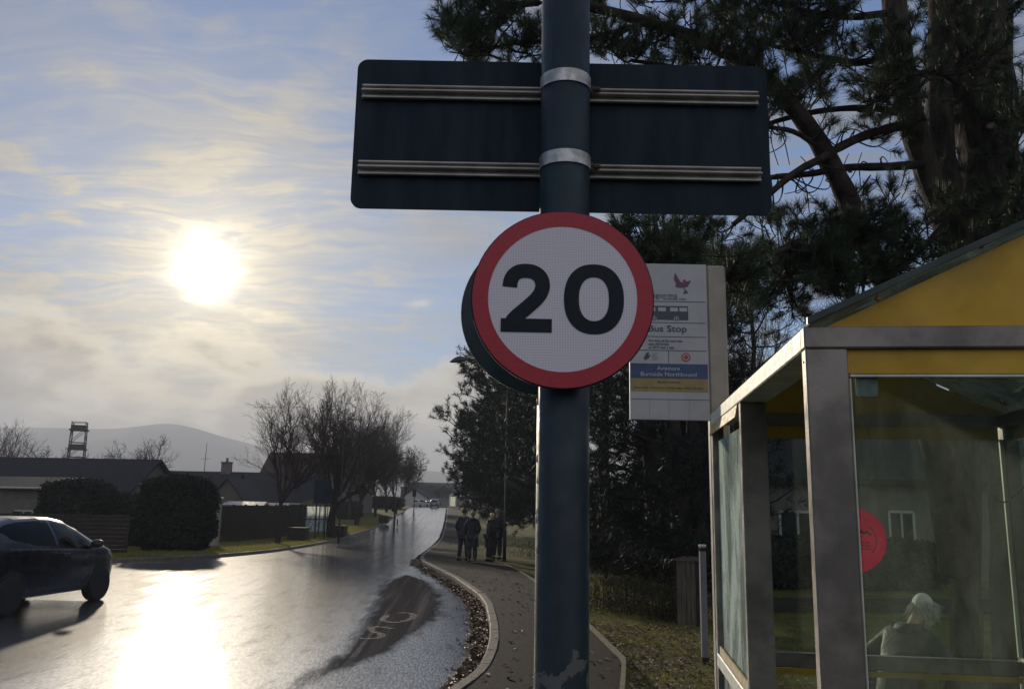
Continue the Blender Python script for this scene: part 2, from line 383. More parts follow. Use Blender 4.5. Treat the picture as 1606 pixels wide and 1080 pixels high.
def strip(name, ys, xa, xb, zf, m, n=8, power=1.0):
    G = [[(xa(y) + (xb(y) - xa(y)) * (t / n) ** power, y, 0) for t in range(n + 1)] for y in ys]
    G = np.array(G); G[:, :, 2] = zf(G[:, :, 0], G[:, :, 1])
    mb = MB(); mb.grid(G); o = mb.build(name, m, smooth=True); o.data.flip_normals(); return tag(o, kind='structure')
YS = np.r_[np.arange(-12, 40, .4), np.arange(40, 332, 2.0)]
pv = strip('pavement', YS, lambda y: KR(y) + .10, lambda y: PE(y) + .03, lambda x, y: H(y) + .1, M_PAVE, 6)
def kerb_run(name, P, w, h, m, stone=.9, side=1):
    """kerb stones set end to end, a fine joint between them"""
    P = resample(P, .12 if len(P) < 40 else .3); mb = MB()
    L = np.r_[0, np.cumsum(np.linalg.norm(np.diff(P, axis=0), axis=1))]
    for s0 in np.arange(0, L[-1] - .05, stone):
        s = np.linspace(s0 + .006, min(s0 + stone - .006, L[-1]), 3)
        q = np.stack([np.interp(s, L, P[:, k]) for k in (0, 1)], 1)
        T = np.gradient(q, axis=0); T /= np.linalg.norm(T, axis=1)[:, None]; N = np.stack([T[:, 1], -T[:, 0]], 1) * side
        z = H(q[:, 1]); dz = h + random.uniform(-.006, .006); j = random.uniform(-.005, .005)
        prof = [(j, -.1), (j, dz - .025), (j + .018, dz), (w + j, dz), (w + j, -.1)]
        G = [[(q[i, 0] + N[i, 0] * a, q[i, 1] + N[i, 1] * a, z[i] + b) for a, b in prof] for i in range(3)]
        mb.grid(G)
        for i in (0, 2): mb.add(G[i], [(0, 1, 2, 3, 4)] if i == 0 else [(4, 3, 2, 1, 0)])
    o = mb.build(name, m); tag(o, kind='structure'); return o
kerb_run('kerb', [(KR(y), y) for y in np.r_[np.arange(-8, 40, .3), np.arange(40, 160, 2)]], .125, .112, M_KERB)
kerb_run('kerb', np.array([p for p in LK if p[0] > -60]), .125, .125, M_KERB, side=-1)
def edging():
    mb = MB(); ys = np.arange(-8, 36, .25)
    prof = [(0, -.02), (0, .045), (.05, .045), (.05, -.45)]
    G = [[(PE(y) + a, y, H(y) + .1 + b * np.interp(y, [7, 16, 30], [1, .8, .3])) for a, b in prof] for y in ys]
    mb.grid(G); tag(mb.build('pavement_edging', M_EDGE), kind='structure')
edging()
vr = strip('grass_verge', YS, lambda y: PE(y) + .05, lambda y: 70, grass_right, M_GRASS, 60, 2.2)
def left_verge():
    P = resample(LK, .8); mb = MB(); G = []
    for x, y in P:
        ty = y if y >= 36 else 26.35 + (y - 26.2) / (36 - 26.2) * 9.6
        G.append([(x - .1 + (-63 - x) * (t / 24) ** 1.7, y + (ty - y) * (t / 24) ** 1.7, 0) for t in range(25)])
    G = np.array(G); G[:, :, 2] = grass_left(G[:, :, 0], G[:, :, 1]); mb.grid(G)
    o = mb.build('grass_verge', M_GRASS, smooth=True); tag(o, kind='structure')
left_verge()
def far_ground():
    ys = np.r_[-400, -60, np.arange(-20, 340, 8), 420, 600, 1000, 2000, 4000, 7500]; xs = np.r_[-6000, -3000, -1200, -400, -150, -70, -62, -30, 0, 30, 62, 70, 150, 400, 1200, 3000, 6000]
    G = [[(x, y, (H(y) if y < 400 else -3.5) - .5 - .00004 * 0) for x in xs] for y in ys]
    mb = MB(); mb.grid(G); o = mb.build('ground', M_FIELD); o.data.flip_normals(); tag(o, kind='structure')
far_ground()

# worn painted letters in the lay-by
def markings():
    mb = MB(); m = bpy.data.materials.new('worn_road_paint'); m.use_nodes = True; t = NT(m.node_tree); ob = t.n('ShaderNodeTexCoord').outputs['Object']
    p = t.n('ShaderNodeBsdfPrincipled', i={'Base Color': (.15, .14, .125), 'Roughness': .8, 'Specular IOR Level': .2})
    t.n('ShaderNodeOutputMaterial', i={0: t.n('ShaderNodeMixShader', i={0: t.smooth(t.noise(ob, 16, 6, .7), .40, .60, .08, .85), 1: t.n('ShaderNodeBsdfTransparent').outputs[0], 2: p.outputs[0]}).outputs[0]})
    zoom = lambda a: [(480 + x / 5.353, 880 + y / 5.353) for x, y in a]
    O = zoom([(690, 452), (655, 475), (640, 492), (665, 509), (720, 517), (800, 514), (870, 494), (908, 466), (893, 443), (840, 434), (770, 436)])
    Sg = zoom([(725, 566), (650, 553), (590, 551), (548, 562), (545, 580), (575, 598), (625, 612), (640, 630), (612, 648), (550, 658), (455, 656)])
    dash = zoom([(950, 575), (935, 605), (912, 635)])
    for L, w in ((O, .11), (Sg, .10), (dash, .05)):
        P = [ground(x, y, lambda a, b: H(b)) for x, y in L]
        P = smoothed([(p.x, p.y) for p in P], 2); wv = w * (1 + .35 * np.sin(np.arange(len(P)) * 1.7))
        V, F = stroke(P, wv); V3 = np.c_[V, H(V[:, 1]) + .005]; mb.add(V3, F)
    tag(mb.build('road_marking', m), kind='structure')
markings()

# fallen leaves in the gutter and over the grass (nobody could count them)
def leaves(name, pts, m, size=(.012, .055)):
    n = len(pts); P = np.array(pts); V = np.zeros((n, 4, 3)); a = RNG.uniform(0, 6.28, n); s = RNG.uniform(*size, n); tl = RNG.uniform(-.5, .5, n)
    for k, (u, v) in enumerate([(-1, 0), (0, -.55), (1, 0), (0, .55)]):
        V[:, k, 0] = P[:, 0] + s * (u * np.cos(a) - v * np.sin(a)); V[:, k, 1] = P[:, 1] + s * (u * np.sin(a) + v * np.cos(a))
        V[:, k, 2] = P[:, 2] + .012 + s * tl * u + s * .4 * abs(v)
    mb = MB(); mb.add(V.reshape(-1, 3), np.arange(4 * n).reshape(-1, 4).tolist()); return tag(mb.build(name, m), kind='stuff')
M_LEAF = mat('dead_leaves', (.30, .22, .13), .5, .5, 12, spec=.5, col2=(.10, .06, .03))
pts = []
cl = RNG.uniform(8, 34, 110)
for y in np.clip(np.r_[RNG.uniform(8, 34, 900), RNG.choice(cl, 1500) + RNG.normal(0, .22, 1500)], 8, 34):
    w = np.interp(y, [8, 10, 16, 22, 30, 36], [.3, .34, .42, .5, .6, .2]); x = KR(y) - .02 - abs(RNG.normal(0, .45)) * w; pts.append((x, y, H(y)))
for y in RNG.uniform(7, 26, 260): pts.append((RNG.uniform(KR(y) + .1, PE(y)), y, H(y) + .1))
tag(leaves('leaf_litter', pts, M_LEAF), 'brown fallen leaves lying along the lay-by gutter', 'leaves')
pts = []
for y in RNG.uniform(6.5, 15, 3600):
    x = PE(y) + .1 + abs(RNG.normal(0, 1.1)); pts.append((x, y, float(grass_right(x, y)) + .015))
tag(leaves('leaf_litter', pts, M_LEAF), 'fallen leaves scattered over the grass right of the pavement', 'leaves')
def grass_blades(name, xy, zf, h, w, m, label):
    n = len(xy); P = np.array(xy); z = zf(P[:, 0], P[:, 1]); a = RNG.uniform(0, 6.28, n); hh = RNG.uniform(*h, n); lean = RNG.normal(0, .55, (n, 2)) * hh[:, None]
    V = np.zeros((n, 3, 3)); dx = np.stack([np.cos(a), np.sin(a)], 1) * w
    V[:, 0, :2] = P - dx; V[:, 1, :2] = P + dx; V[:, 2, :2] = P + lean; V[:, 0, 2] = V[:, 1, 2] = z - .005; V[:, 2, 2] = z + hh
    mb = MB(); mb.add(V.reshape(-1, 3), np.arange(3 * n).reshape(-1, 3).tolist()); return tag(mb.build(name, m), label, 'grass', kind='stuff')
M_BLADE = mat('grass_blades', (.24, .26, .05), .7, .3, 2, spec=.3, col2=(.20, .16, .07), transl=.55)
y = RNG.uniform(6.5, 24, 130000); x = PE(y) + .12 + RNG.uniform(0, 1, 130000) ** 1.3 * 7
k = RNG.uniform(0, 1, 130000) < np.clip(.42 + .75 * fn(x, y, 1.7, 3) + .22 * (x - PE(y) - .6), .10, 1); x, y = x[k], y[k]
grass_blades('grass', np.stack([x, y], 1), grass_right, (.02, .07), .0035, M_BLADE, 'short winter grass growing on the bank beside the shelter')
xs, ysl = [], []
for q in range(80000):
    yy = random.uniform(27.5, 95); d = random.uniform(0, 1) ** 1.4 * 9 + .12; xs.append(LX(yy) - d if yy > 31 else -12.5 - d); ysl.append(yy if yy > 31 else yy + .3)
grass_blades('grass', np.stack([xs, ysl], 1), grass_left, (.04, .10), .013, M_BLADE, 'short sunlit grass on the verge across the road')
# ------------------------------------------------------------------ the pole with its signs
M_NAVY = None
def m_pole():
    m = bpy.data.materials.new('navy_column_paint'); m.use_nodes = True; t = NT(m.node_tree)
    tc = t.n('ShaderNodeTexCoord').outputs['Object']; sp = t.n('ShaderNodeSeparateXYZ', i={0: tc})
    n = t.noise(tc, 9, 5, .6, .4); z = sp.outputs[2]
    low = t.smooth(z, 1.25, 1.45, .185, -.16)
    ch = t.smooth(t.m('ADD', n, low), .62, .635)
    pit = t.smooth(t.noise(tc, 60, 3), .70, .76)
    c = t.mix(t.smooth(t.noise(t.mapping(tc, (1, 1, .25)), 7, 7), .35, .65), (.004, .013, .022), (.009, .025, .037))
    c = t.mix(pit, c, (.05, .06, .07))
    c = t.mix(ch, c, t.mix(t.noise(tc, 25), (.07, .08, .085), (.12, .12, .12)))
    r = t.mix(ch, t.smooth(t.noise(tc, 14, 5), .3, .7, .40, .6), .8)
    b = t.n('ShaderNodeBump', i={'Strength': .12, 'Distance': .01, 'Height': t.m('SUBTRACT', t.noise(tc, 30, 5), t.m('MULTIPLY', ch, .6))})
    p = t.n('ShaderNodeBsdfPrincipled', i={'Base Color': c, 'Roughness': r, 'Normal': b.outputs[0], 'Specular IOR Level': .35})
    t.n('ShaderNodeOutputMaterial', i={0: p.outputs[0]}); return m
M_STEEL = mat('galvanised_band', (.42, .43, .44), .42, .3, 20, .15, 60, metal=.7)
M_ALU = mat('alu_rail', (.42, .39, .37), .5, .2, 8, .05, 60, metal=.2)
M_SIGNBACK = mat('grey_sign_back', (.012, .025, .040), .6, .45, 7, .06, 50, spec=.15, col2=(.006, .015, .027), stretch=(1, 1, .22))
DP = 2.5
pc = at(884, 540, DP); PX, PY = pc.x, pc.y
pole = thing('sign_pole', 'thick dark blue steel post with peeling paint near its foot, signs strapped to it', 'post', (PX, PY, 0))
prad = .078
mb = MB(); lean = .004
mb.lathe([(prad * 1.01, -.1), (prad, .4), (prad, 4.6)], n=40)
o = mb.build('shaft', m_pole(), pole, smooth=True)
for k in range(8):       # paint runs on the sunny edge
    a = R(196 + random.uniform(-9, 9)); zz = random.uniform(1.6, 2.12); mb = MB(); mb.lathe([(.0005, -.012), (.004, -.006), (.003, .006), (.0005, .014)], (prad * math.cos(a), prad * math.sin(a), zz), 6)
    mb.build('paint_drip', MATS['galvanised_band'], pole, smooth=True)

def rrect(w0, w1, h, r, n=6):
    pts = []
    for cx, cy, a0 in ((w1 / 2 - r, h / 2 - r, 0), (-w1 / 2 + r, h / 2 - r, 90), (-w0 / 2 + r, -h / 2 + r, 180), (w0 / 2 - r, -h / 2 + r, 270)):
        for k in range(n + 1):
            a = R(a0 + 90 * k / n); pts.append((cx + r * math.cos(a), cy + r * math.sin(a)))
    return pts
# big board seen from behind
DB = DP + .12
tl, tr_, bl, br = at(562, 101, DB), at(1204, 97, DB), at(548, 332, DB), at(1208, 333, DB)
bc = (tl + tr_ + bl + br) / 4; bw = (((tr_ - tl).length + (br - bl).length) / 2); bh = ((tl - bl).length + (tr_ - br).length) / 2
board = thing('road_sign', 'large dark rectangular sign seen from behind, rails across it, strapped high on the post', 'sign', tuple(bc), R(0))
mb = MB(); mb.prism(rrect(bw, bw, bh, .035), (0, 0, 0), (1, 0, 0), (0, 0, 1), -.004); mb.build('panel', M_SIGNBACK, board)
def zb(py): return at(884, py, DB).z - bc.z
px2 = PX - bc.x
for py in (152, 271):
    z = zb(py)
    for xa, xb in ((-bw / 2 + .022, px2 - prad * .6), (px2 + prad * .9, bw / 2 - .035)):
        mb = MB(); L = xb - xa; c = (xa + xb) / 2
        for dz in (-.0205, 0, .0205): mb.bbox((c, -.012 - (.008 if dz == 0 else 0), z + dz), (L, .016 if dz else .022, .007), .002)
        mb.box((c, -.006, z), (L, .003, .046))
        mb.build('rail', M_ALU, board)
    mb = MB(); mb.bbox((px2 + prad * 1.12, -.03, z + .006), (.03, .03, .035), .008); mb.lathe([(.009, -.012), (.009, .012), (.004, .016)], (px2 + prad * 1.12 + .018, -.04, z + .008), 8, 'X'); mb.build('clamp', mat('rusty_clamp', (.09, .075, .06), .7, .4, 40, .3, 120, metal=.4), board)
for py in (116, 243):
    z = at(884, py, DP - prad).z - bc.z; mb = MB()
    n = 40; G = [[((prad + .003) * math.cos(a) + px2, (prad + .003) * math.sin(a) + PY - bc.y, z + dz) for dz in (-.021, -.0205, .0205, .021)] for a in np.linspace(R(176), R(364), n)]
    mb.grid(G); mb.build('strap', M_STEEL, board, smooth=True)

# the two round signs
def m_reflect():
    m = bpy.data.materials.new('retroreflective_white'); m.use_nodes = True; t = NT(m.node_tree)
    tc = t.n('ShaderNodeTexCoord').outputs['Object']
    v = t.n('ShaderNodeTexVoronoi', feature='DISTANCE_TO_EDGE', i={'Vector': t.mapping(tc, (1, 1, 1)), 'Scale': 130, 'Randomness': .12}).outputs['Distance']
    c = t.mix(t.smooth(v, .02, .16), (.74, .71, .80), (.57, .54, .63))
    p = t.n('ShaderNodeBsdfPrincipled', i={'Base Color': c, 'Roughness': .42}); t.n('ShaderNodeOutputMaterial', i={0: p.outputs[0]}); return m
M_WHITE = m_reflect()
M_RED = mat('sign_red', (.36, .010, .028), .45, .12, 120, .05, 200); M_BLACK = mat('sign_black', (.007, .013, .020), .5, .2, 60, spec=.2)
def round_sign(c, r, rz, label, face):
    t = thing('speed_limit_sign', label, 'sign', tuple(c), rz)
    mb = MB(); f = -1
    mb.lathe([(.0001, 0), (r - .002, 0), (r, -.002), (r, -.010), (r - .002, -.012), (.0001, -.012)], n=72, axis='Y'); 
    mb.build('plate', M_SIGNBACK if face else mat('blue_grey_sign_back', (.035, .055, .068), .55, .2, 5, spec=.3), t)
    if not face:
        for dz in (-.1, .1):
            q = MB(); q.bbox((0, -.024, dz), (.36, .022, .03), .004); q.build('rail', M_ALU, t)
        return t
    k = r / 147.0; y0 = -.0145
    def disc(ra, rb, y, n=96):
        G = [[(q * math.cos(a), y, q * math.sin(a)) for q in (ra, rb)] for a in np.linspace(0, 2 * math.pi, n + 1)]
        return G
    q = MB(); q.grid(disc(.0001, r * .825, y0)); q.build('white_field', M_WHITE, t)
    q = MB(); q.grid(disc(r * .813, r * .985, y0 - .001)); q.build('red_ring', M_RED, t)
    q = MB()
    cs = [(-85, 17), (-84, 28), (-79, 37.5), (-71, 43), (-60, 44.5), (-48, 43), (-38, 37), (-33, 28), (-32, 18), (-35, 8), (-41, -1), (-50, -10), (-61, -20), (-72, -29.5), (-80, -38), (-84.5, -48)]
    P = smoothed(np.array(cs, float), 2); V, F = stroke(P, 23.5); 
    # the numeral two: bowl and diagonal, then its foot
    q.add(np.c_[V[:, 0] * k, np.full(len(V), y0 - .0015), V[:, 1] * k], [tuple(f) for f in F])
    q.add([(a * k, y0 - .0018, b * k) for a, b in ((-98.5, -56.5), (-17, -56.5), (-17, -34.5), (-98.5, -34.5))], [(0, 1, 2, 3)])
    th = np.linspace(0, 2 * math.pi, 81); sq = lambda v, e: np.sign(v) * np.abs(v) ** e
    G = [[(k * (50 + 48 * sq(np.cos(a), .88)), y0 - .0015, k * (-.5 + 57.5 * sq(np.sin(a), .88))), (k * (50 + 24 * sq(np.cos(a), .9)), y0 - .0015, k * (-.5 + 36 * sq(np.sin(a), .85)))] for a in th]
    q.grid(G); q.build('numerals', M_BLACK, t); return t
DS = DP - prad - .03
sc = at(882, 469.5, DS); rs = 147 * DS / FPX / math.cos(R(3))
round_sign(sc, rs, R(0), 'round white sign with red ring and black 20 on the blue post', True)
sc2 = at(852, 492, DP + prad + .09); round_sign(sc2, rs, R(0), 'dark back of a round sign peeking out behind the red ringed one', False)

# ------------------------------------------------------------------ bus stop flag
M_CREAM = mat('cream_post_paint', (.34, .31, .26), .5, .1, 5, .03, 60)
M_PANEL = mat('white_sign_panel', (.40, .41, .43), .45, .06, 5); M_INK = mat('print_dark', (.05, .06, .085), .5, .1, 50)
M_NBLUE = mat('print_navy', (.035, .065, .16), .45, .1, 20); M_OCHRE = mat('print_ochre', (.30, .225, .085), .5, .1, 20); M_PRED = mat('print_red', (.36, .05, .05), .5, .1, 50); M_PALE = mat('print_pale', (.45, .47, .52), .5, .05, 50); M_GREYTXT = mat('print_grey', (.22, .24, .27), .5, .1, 50)
DF = 5.0
a, b, c_ = at(988, 660, DF), at(1113, 660, DF), at(1113, 416, DF)
fw, fh = (b - a).length, (c_ - b).length
flag = thing('bus_stop_sign', 'white and blue bus stop flag on a cream post behind the shelter corner', 'sign', (b.x, b.y, 0))
zt, zb0 = c_.z, b.z
mb = MB(); mb.bbox((.062, .03, (zt + .0) / 2), (.118, .07, zt), .012); mb.build('post', M_CREAM, flag)
mb = MB(); mb.bbox((-fw / 2 + .0, 0, (zt + zb0) / 2), (fw, .03, zt - zb0), .003); pn = mb.build('panel', M_PANEL, flag)
mb = MB(); y0 = -.0162
def L(px): return (px - 1113) / (1113 - 988) * fw
def Z(py): return zt + (py - 416) / (660 - 416) * (zb0 - zt)
def rect(x0, x1, y0p, y1p, mi, y=y0): mb.add([(L(x0), y, Z(y1p)), (L(x1), y, Z(y1p)), (L(x1), y, Z(y0p)), (L(x0), y, Z(y0p))], [(0, 1, 2, 3)], mi)
def txt(s, x, yb, size, mi, bold=0, al='LEFT', width=None):
    text_mesh(mb, s, (L(x), y0 - .0012, Z(yb)), (1, 0, 0), (0, 0, 1), size * fw / 125, mi, bold, al, 0.0003, width=width * fw / 125 if width else None)
for yy in (476.5, 510, 532, 553.5): rect(990, 1110, yy - .5, yy + .5, 0)
rect(1049, 1050, 553, 573, 0); rect(989, 1111, 574, 597, 1); rect(989, 1111, 597, 617, 2); rect(988, 1113, 628.5, 629.3, 0)
for xx in (1018, 1049, 1081): rect(xx, xx + .5, 630, 660, 5)
txt('Cairngorms', 1065.5, 470.5, 12, 0, 0, 'RIGHT', 66); txt('NATIONAL PARK', 1042, 473.6, 3.6, 0, .02, width=37)
txt('Bus Stop', 1017, 524, 14.5, 0, .012, width=61)
for i, s in enumerate(('For time of the next bus', 'text 45325762', 'or 0777 666 2 666')): txt(s, 1018, 540 + i * 5.4, 5.4, 0, .02)
txt('Aviemore', 1049, 584, 9, 4, .003, 'CENTER'); txt('Burnside Northbound', 1049, 593.3, 9.5, 4, .003, 'CENTER', 88)
txt('Buses towards', 1049, 604, 6, 0, 0, 'CENTER'); txt('Inverness, Grantown, Carrbridge, Nethy Bridge', 1049, 612.5, 4.8, 0, .01, 'CENTER', 108)
rect(1030, 1082, 483.5, 505.5, 0, y0 - .0003); rect(1014, 1030, 483.5, 505.5, 0, y0 - .0003)
for xx in (1017, 1034, 1053, 1068): rect(xx, xx + 12.5, 486, 492, 3, y0 - .0008)
for xx in (1027, 1063):
    for rr, mi, dy in ((4.2, 3, .001), (3.3, 0, .0013), (1.6, 3, .0016)):
        mb.add([(L(xx) + rr * fw / 125 * math.cos(q), y0 - dy, Z(503.5) + rr * fw / 125 * math.sin(q)) for q in np.linspace(0, 6.283, 20)[:-1]], [tuple(range(19))], mi)
def blob(pts, mi): mb.add([(L(x), y0 - .0012, Z(y)) for x, y in pts][::-1], [tuple(range(len(pts)))], mi)
blob([(1064, 448), (1069, 444), (1076, 447), (1081, 444), (1088, 442), (1085, 447), (1082, 452), (1076, 454), (1068, 454), (1062, 452)], 4 + 2)   # bird
blob([(1064, 448), (1060, 440), (1062, 430), (1066, 437), (1070, 444)], 6); blob([(1076, 454), (1080, 459), (1083, 462), (1079, 463), (1074, 463), (1077, 460)], 0)
mb.add([(L(1077) + .011 * math.cos(q), y0 - .0014, Z(443.5) + .011 * math.sin(q)) for q in np.linspace(0, 6.283, 14)[:-1]], [tuple(range(13))], 7)
blob([(1010, 566), (1014, 558), (1019, 556), (1017, 562), (1021, 560), (1018, 566), (1012, 569)], 0)
for k in range(4): rect(1023, 1033 - k % 2 * 2, 558 + k * 3, 559.2 + k * 3, 5)
for rr, mi, dy in ((7, 7, .001), (5.2, 3, .0013), (3.6, 7, .0016)):
    mb.add([(L(1077) + rr * fw / 125 * math.cos(q), y0 - dy, Z(563.5) + rr * fw / 125 * math.sin(q)) for q in np.linspace(0, 6.283, 26)[:-1]], [tuple(range(25))], mi)
mb.build('artwork', [M_INK, M_NBLUE, M_OCHRE, M_PANEL, M_PALE, M_GREYTXT, mat('print_plum', (.12, .05, .09), .5, .1, 50), M_PRED], pn)

# ------------------------------------------------------------------ the bus shelter
def m_glass(name, dirt, tint, seed=0, milk=.5, dc=(.34, .37, .34), tcol=(.40, .45, .41)):
    m = bpy.data.materials.new(name); m.use_nodes = True; t = NT(m.node_tree)
    tc = t.mapping(t.n('ShaderNodeTexCoord').outputs['Object'], loc=(seed, seed * 2, 0))
    lw = t.n('ShaderNodeLayerWeight', i={'Blend': .12}).outputs['Fresnel']
    tr = t.n('ShaderNodeBsdfTransparent', i={0: (*tint, 1)}); gl = t.n('ShaderNodeBsdfGlossy', i={'Roughness': .05, 0: (.45, .5, .48, 1)})
    df = t.n('ShaderNodeBsdfDiffuse', i={0: (*dc, 1)}); tl_ = t.n('ShaderNodeBsdfTranslucent', i={0: (*tcol, 1)})
    film = t.n('ShaderNodeMixShader', i={0: milk, 1: df.outputs[0], 2: tl_.outputs[0]}).outputs[0]
    n1 = t.noise(t.mapping(tc, (1, 1, .35)), 5, 8, .65, .5); n2 = t.noise(tc, 60, 4, .7)
    f = t.m('MULTIPLY', t.smooth(t.m('ADD', t.m('MULTIPLY', n1, .8), t.m('MULTIPLY', n2, .2)), .38, .66, .35, 1.6), dirt, clamp=True)
    g = t.n('ShaderNodeMixShader', i={0: lw, 1: tr.outputs[0], 2: gl.outputs[0]}).outputs[0]
    t.n('ShaderNodeOutputMaterial', i={0: t.n('ShaderNodeMixShader', i={0: f, 1: g, 2: film}).outputs[0]}); return m
G_NEAR = m_glass('dirty_glass', .055, (.92, .97, .93), 1, .6); G_SIDE = m_glass('milky_glass', .80, (.72, .85, .78), 2, .25, (.66, .77, .70)); G_BACK = m_glass('frosted_glass', .40, (.75, .86, .80), 4, .6, (.5, .58, .54), (.6, .7, .64)); G_FAR = m_glass('dusty_glass', .022, (.90, .95, .91), 3, .7)
M_FRAME = mat('anodised_frame', (.20, .178, .16), .38, .34, 4, .06, 120, metal=.3)
M_FRAME2 = mat('pale_frame', (.55, .58, .52), .5, .15, 8, .06, 80, metal=.1)
M_YEL = mat('yellow_panel', (.46, .27, .015), .55, .22, 2.5, .03, 80); M_YWORN = mat('worn_yellow_strip', (.46, .31, .06), .6, .2, 14, .2, 60, col2=(.55, .50, .38))
M_ROOF = m_glass('smoked_roof_sheet', .30, (.36, .40, .38), 9, .7)
AX = math.atan((962 - 803) / FPX) 
p0 = at(1263, 548, 2.3); SH0 = (p0.x, p0.y, -.02)
sh = thing('bus_shelter', 'metal framed bus shelter with yellow gable and dirty glass beside the pavement', 'bus shelter', SH0, -AX)
ZE = at(1265, 512, 2.3).z - SH0[2]; BH = .062; W, LN, LM, PW, PT = 1.56, 2.30, 1.27, .113, .05
RISE = (W / 2) * math.tan(R(24.6))
ZB = ZE - BH
def post(x, y, w, d, z1=ZB, name='post', m=M_FRAME):
    mb = MB(); mb.bbox((x, y, z1 / 2), (w, d, z1), .004); o = mb.build(name, m, sh); return o
post(PW / 2, PT / 2, PW, PT); post(PW / 2 - .0, LM, PW * .94, PT); post(.03, LN - .03, .06, .06)
post(W - PW / 2, PT / 2, PW, PT); post(W - .045, LN - .045, .09, .09); post(W - .03, LN * .5, .06, .05)
for (x, y) in ((-.001, PT / 2), (-.001, LM)):
    mb = MB(); mb.lathe([(.0035, -.0008), (.0035, .0008)], (x, y, ZB - .035), 8, 'X'); mb.build('screw', mat('dark_hole', (.01, .01, .01), .8), sh)
# eave beams, cross beams
def beam(a, b, h, w, name='beam', m=M_FRAME):
    a, b = Vector(a), Vector(b); d = b - a; mb = MB(); mb.bbox(((a + b) / 2), (w, d.length, h), .004, math.atan2(-d.x, d.y)); return mb.build(name, m, sh)
zc = ZE - BH / 2
beam((.056, .044, zc), (.056, LN + .004, zc), BH, .116, 'eave_beam', M_FRAME2); beam((W - .05, 0, zc), (W - .05, LN, zc), BH, .1, 'eave_beam')  # left beam takes the paler colour, its sunlit brightness painted in
beam((-.003, .019, zc), (W - .101, .019, zc), BH * .99, .046, 'cross_beam'); beam((.115, LN - .02, zc), (W - .101, LN - .02, zc), BH * .98, .045, 'cross_beam')
def panel(P, th, name, m, label=None):
    """upright flat piece given by its four corners"""
    P = [Vector(p) for p in P]; n = (P[1] - P[0]).cross(P[-1] - P[0]).normalized() * th / 2
    V = [p - n for p in P] + [p + n for p in P]; k = len(P)
    mb = MB(); mb.add(V, [tuple(reversed(range(k))), tuple(range(k, 2 * k))] + [(i, (i + 1) % k, k + (i + 1) % k, k + i) for i in range(k)])
    o = mb.build(name, m, sh)
    if label: o['label'] = label
    return o
SY = .068      # depth of the yellow strip under the beams
for y in (.02, LN - .02):
    panel([(.06, y, ZE + .0), (W - .06, y, ZE + .0), (W / 2, y, ZE + RISE - .015)], .012, 'gable_panel', M_YEL)
    panel([(PW + .002, y, ZB - SY), (W - PW, y, ZB - SY), (W - PW, y, ZB - .001), (PW + .002, y, ZB - .001)], .01, 'yellow_strip', M_YEL)
for k, (px, py) in enumerate(((1368, 475), (1518, 400))):
    q = at(px, py, 2.34); qx = (q.x - SH0[0]) * math.cos(AX) - (q.y - SH0[1]) * math.sin(AX)
    mb = MB(); mb.lathe([(.009, 0), (.009, .006), (.005, .009), (.0001, .009)], (0, 0, 0), 10); o = mb.build('bolt', mat('painted_bolt', (.30, .19, .03), .5), sh); o.location = (qx, .013, q.z - SH0[2]); o.rotation_euler = (R(90), 0, 0)
# roof slopes
def slope(sx):
    th = .010; ov = .022; t = math.tan(R(24.6)); mb = MB()
    xe = .012 if sx < 0 else W - .012; ze = ZE + .004
    prof = [(xe, ze), (W / 2, ze + RISE + .002), (W / 2, ze + RISE + .002 + th), (xe, ze + th)]
    mb.prism([(a, b) for a, b in prof], (0, -ov if sx < 0 else LN + ov, 0), (1, 0, 0), (0, 0, 1), -(LN + 2 * ov) if sx < 0 else (LN + 2 * ov)); mb.build('roof_slope', M_ROOF, sh)
slope(-1); slope(1)
M_TRIM = mat('dark_green_trim', (.012, .030, .030), .5, .2, 5)
for s in (-1, 1):
    mb = MB(); xe = .004 if s < 0 else W - .004; mb.prism([(xe, ZE + .002), (W / 2, ZE + RISE), (W / 2, ZE + RISE + .02), (xe, ZE + .022)], (0, -.026, 0), (1, 0, 0), (0, 0, 1), -.016); mb.build('gable_trim', M_TRIM, sh)
# glazing: near end, far end, left bay, back wall; each with rail and kick glass
def glaze(a, b, m, top, rail=True, yoff=0, name='glass_pane'):
    a, b = Vector(a), Vector(b); g = lambda z0, z1: panel([(a.x, a.y, z0), (b.x, b.y, z0), (b.x, b.y, z1), (a.x, a.y, z1)], .006, name, m)
    g(1.065, top); g(.2, .955)
TOPZ = ZB - SY - .004
glaze((PW + .004, .02, 0), (W - PW - .004, .02, 0), G_NEAR, TOPZ)
mb = MB(); mb.bbox(((W) / 2, .02, TOPZ - .003), (W - 2 * PW - .01, .02, .008), .002); mb.bbox((PW + .006, .02, (1.07 + TOPZ) / 2), (.006, .016, TOPZ - 1.09), .002); mb.build('glazing_bead', M_FRAME2, sh)
beam((PW + .004, .02, 1.01), (W - PW - .004, .02, 1.01), .09, .04, 'rail')
glaze((.065, LN - .02, 0), (W - .095, LN - .02, 0), G_FAR, TOPZ)
beam((.064, LN - .02, 1.015), (W - .094, LN - .02, 1.015), .07, .05, 'rail', M_FRAME)
panel([(.064, LN - .048, .95), (W - .094, LN - .048, .95), (W - .094, LN - .048, .977), (.064, LN - .048, .977)], .006, 'yellow_strip', M_YEL)
glaze((.03, LM + PT / 2 + .003, 0), (.03, LN - .062, 0), G_SIDE, TOPZ - .02)
beam((.008, LM + PT / 2 - .02, 1.005), (.008, LN - .03, 1.005), .062, .022, 'rail', M_FRAME2)
panel([(.012, LM + PT / 2 + .001, 1.038), (.012, LN - .062, 1.038), (.012, LN - .062, 1.075), (.012, LM + PT / 2 + .001, 1.075)], .008, 'yellow_strip', M_YWORN)
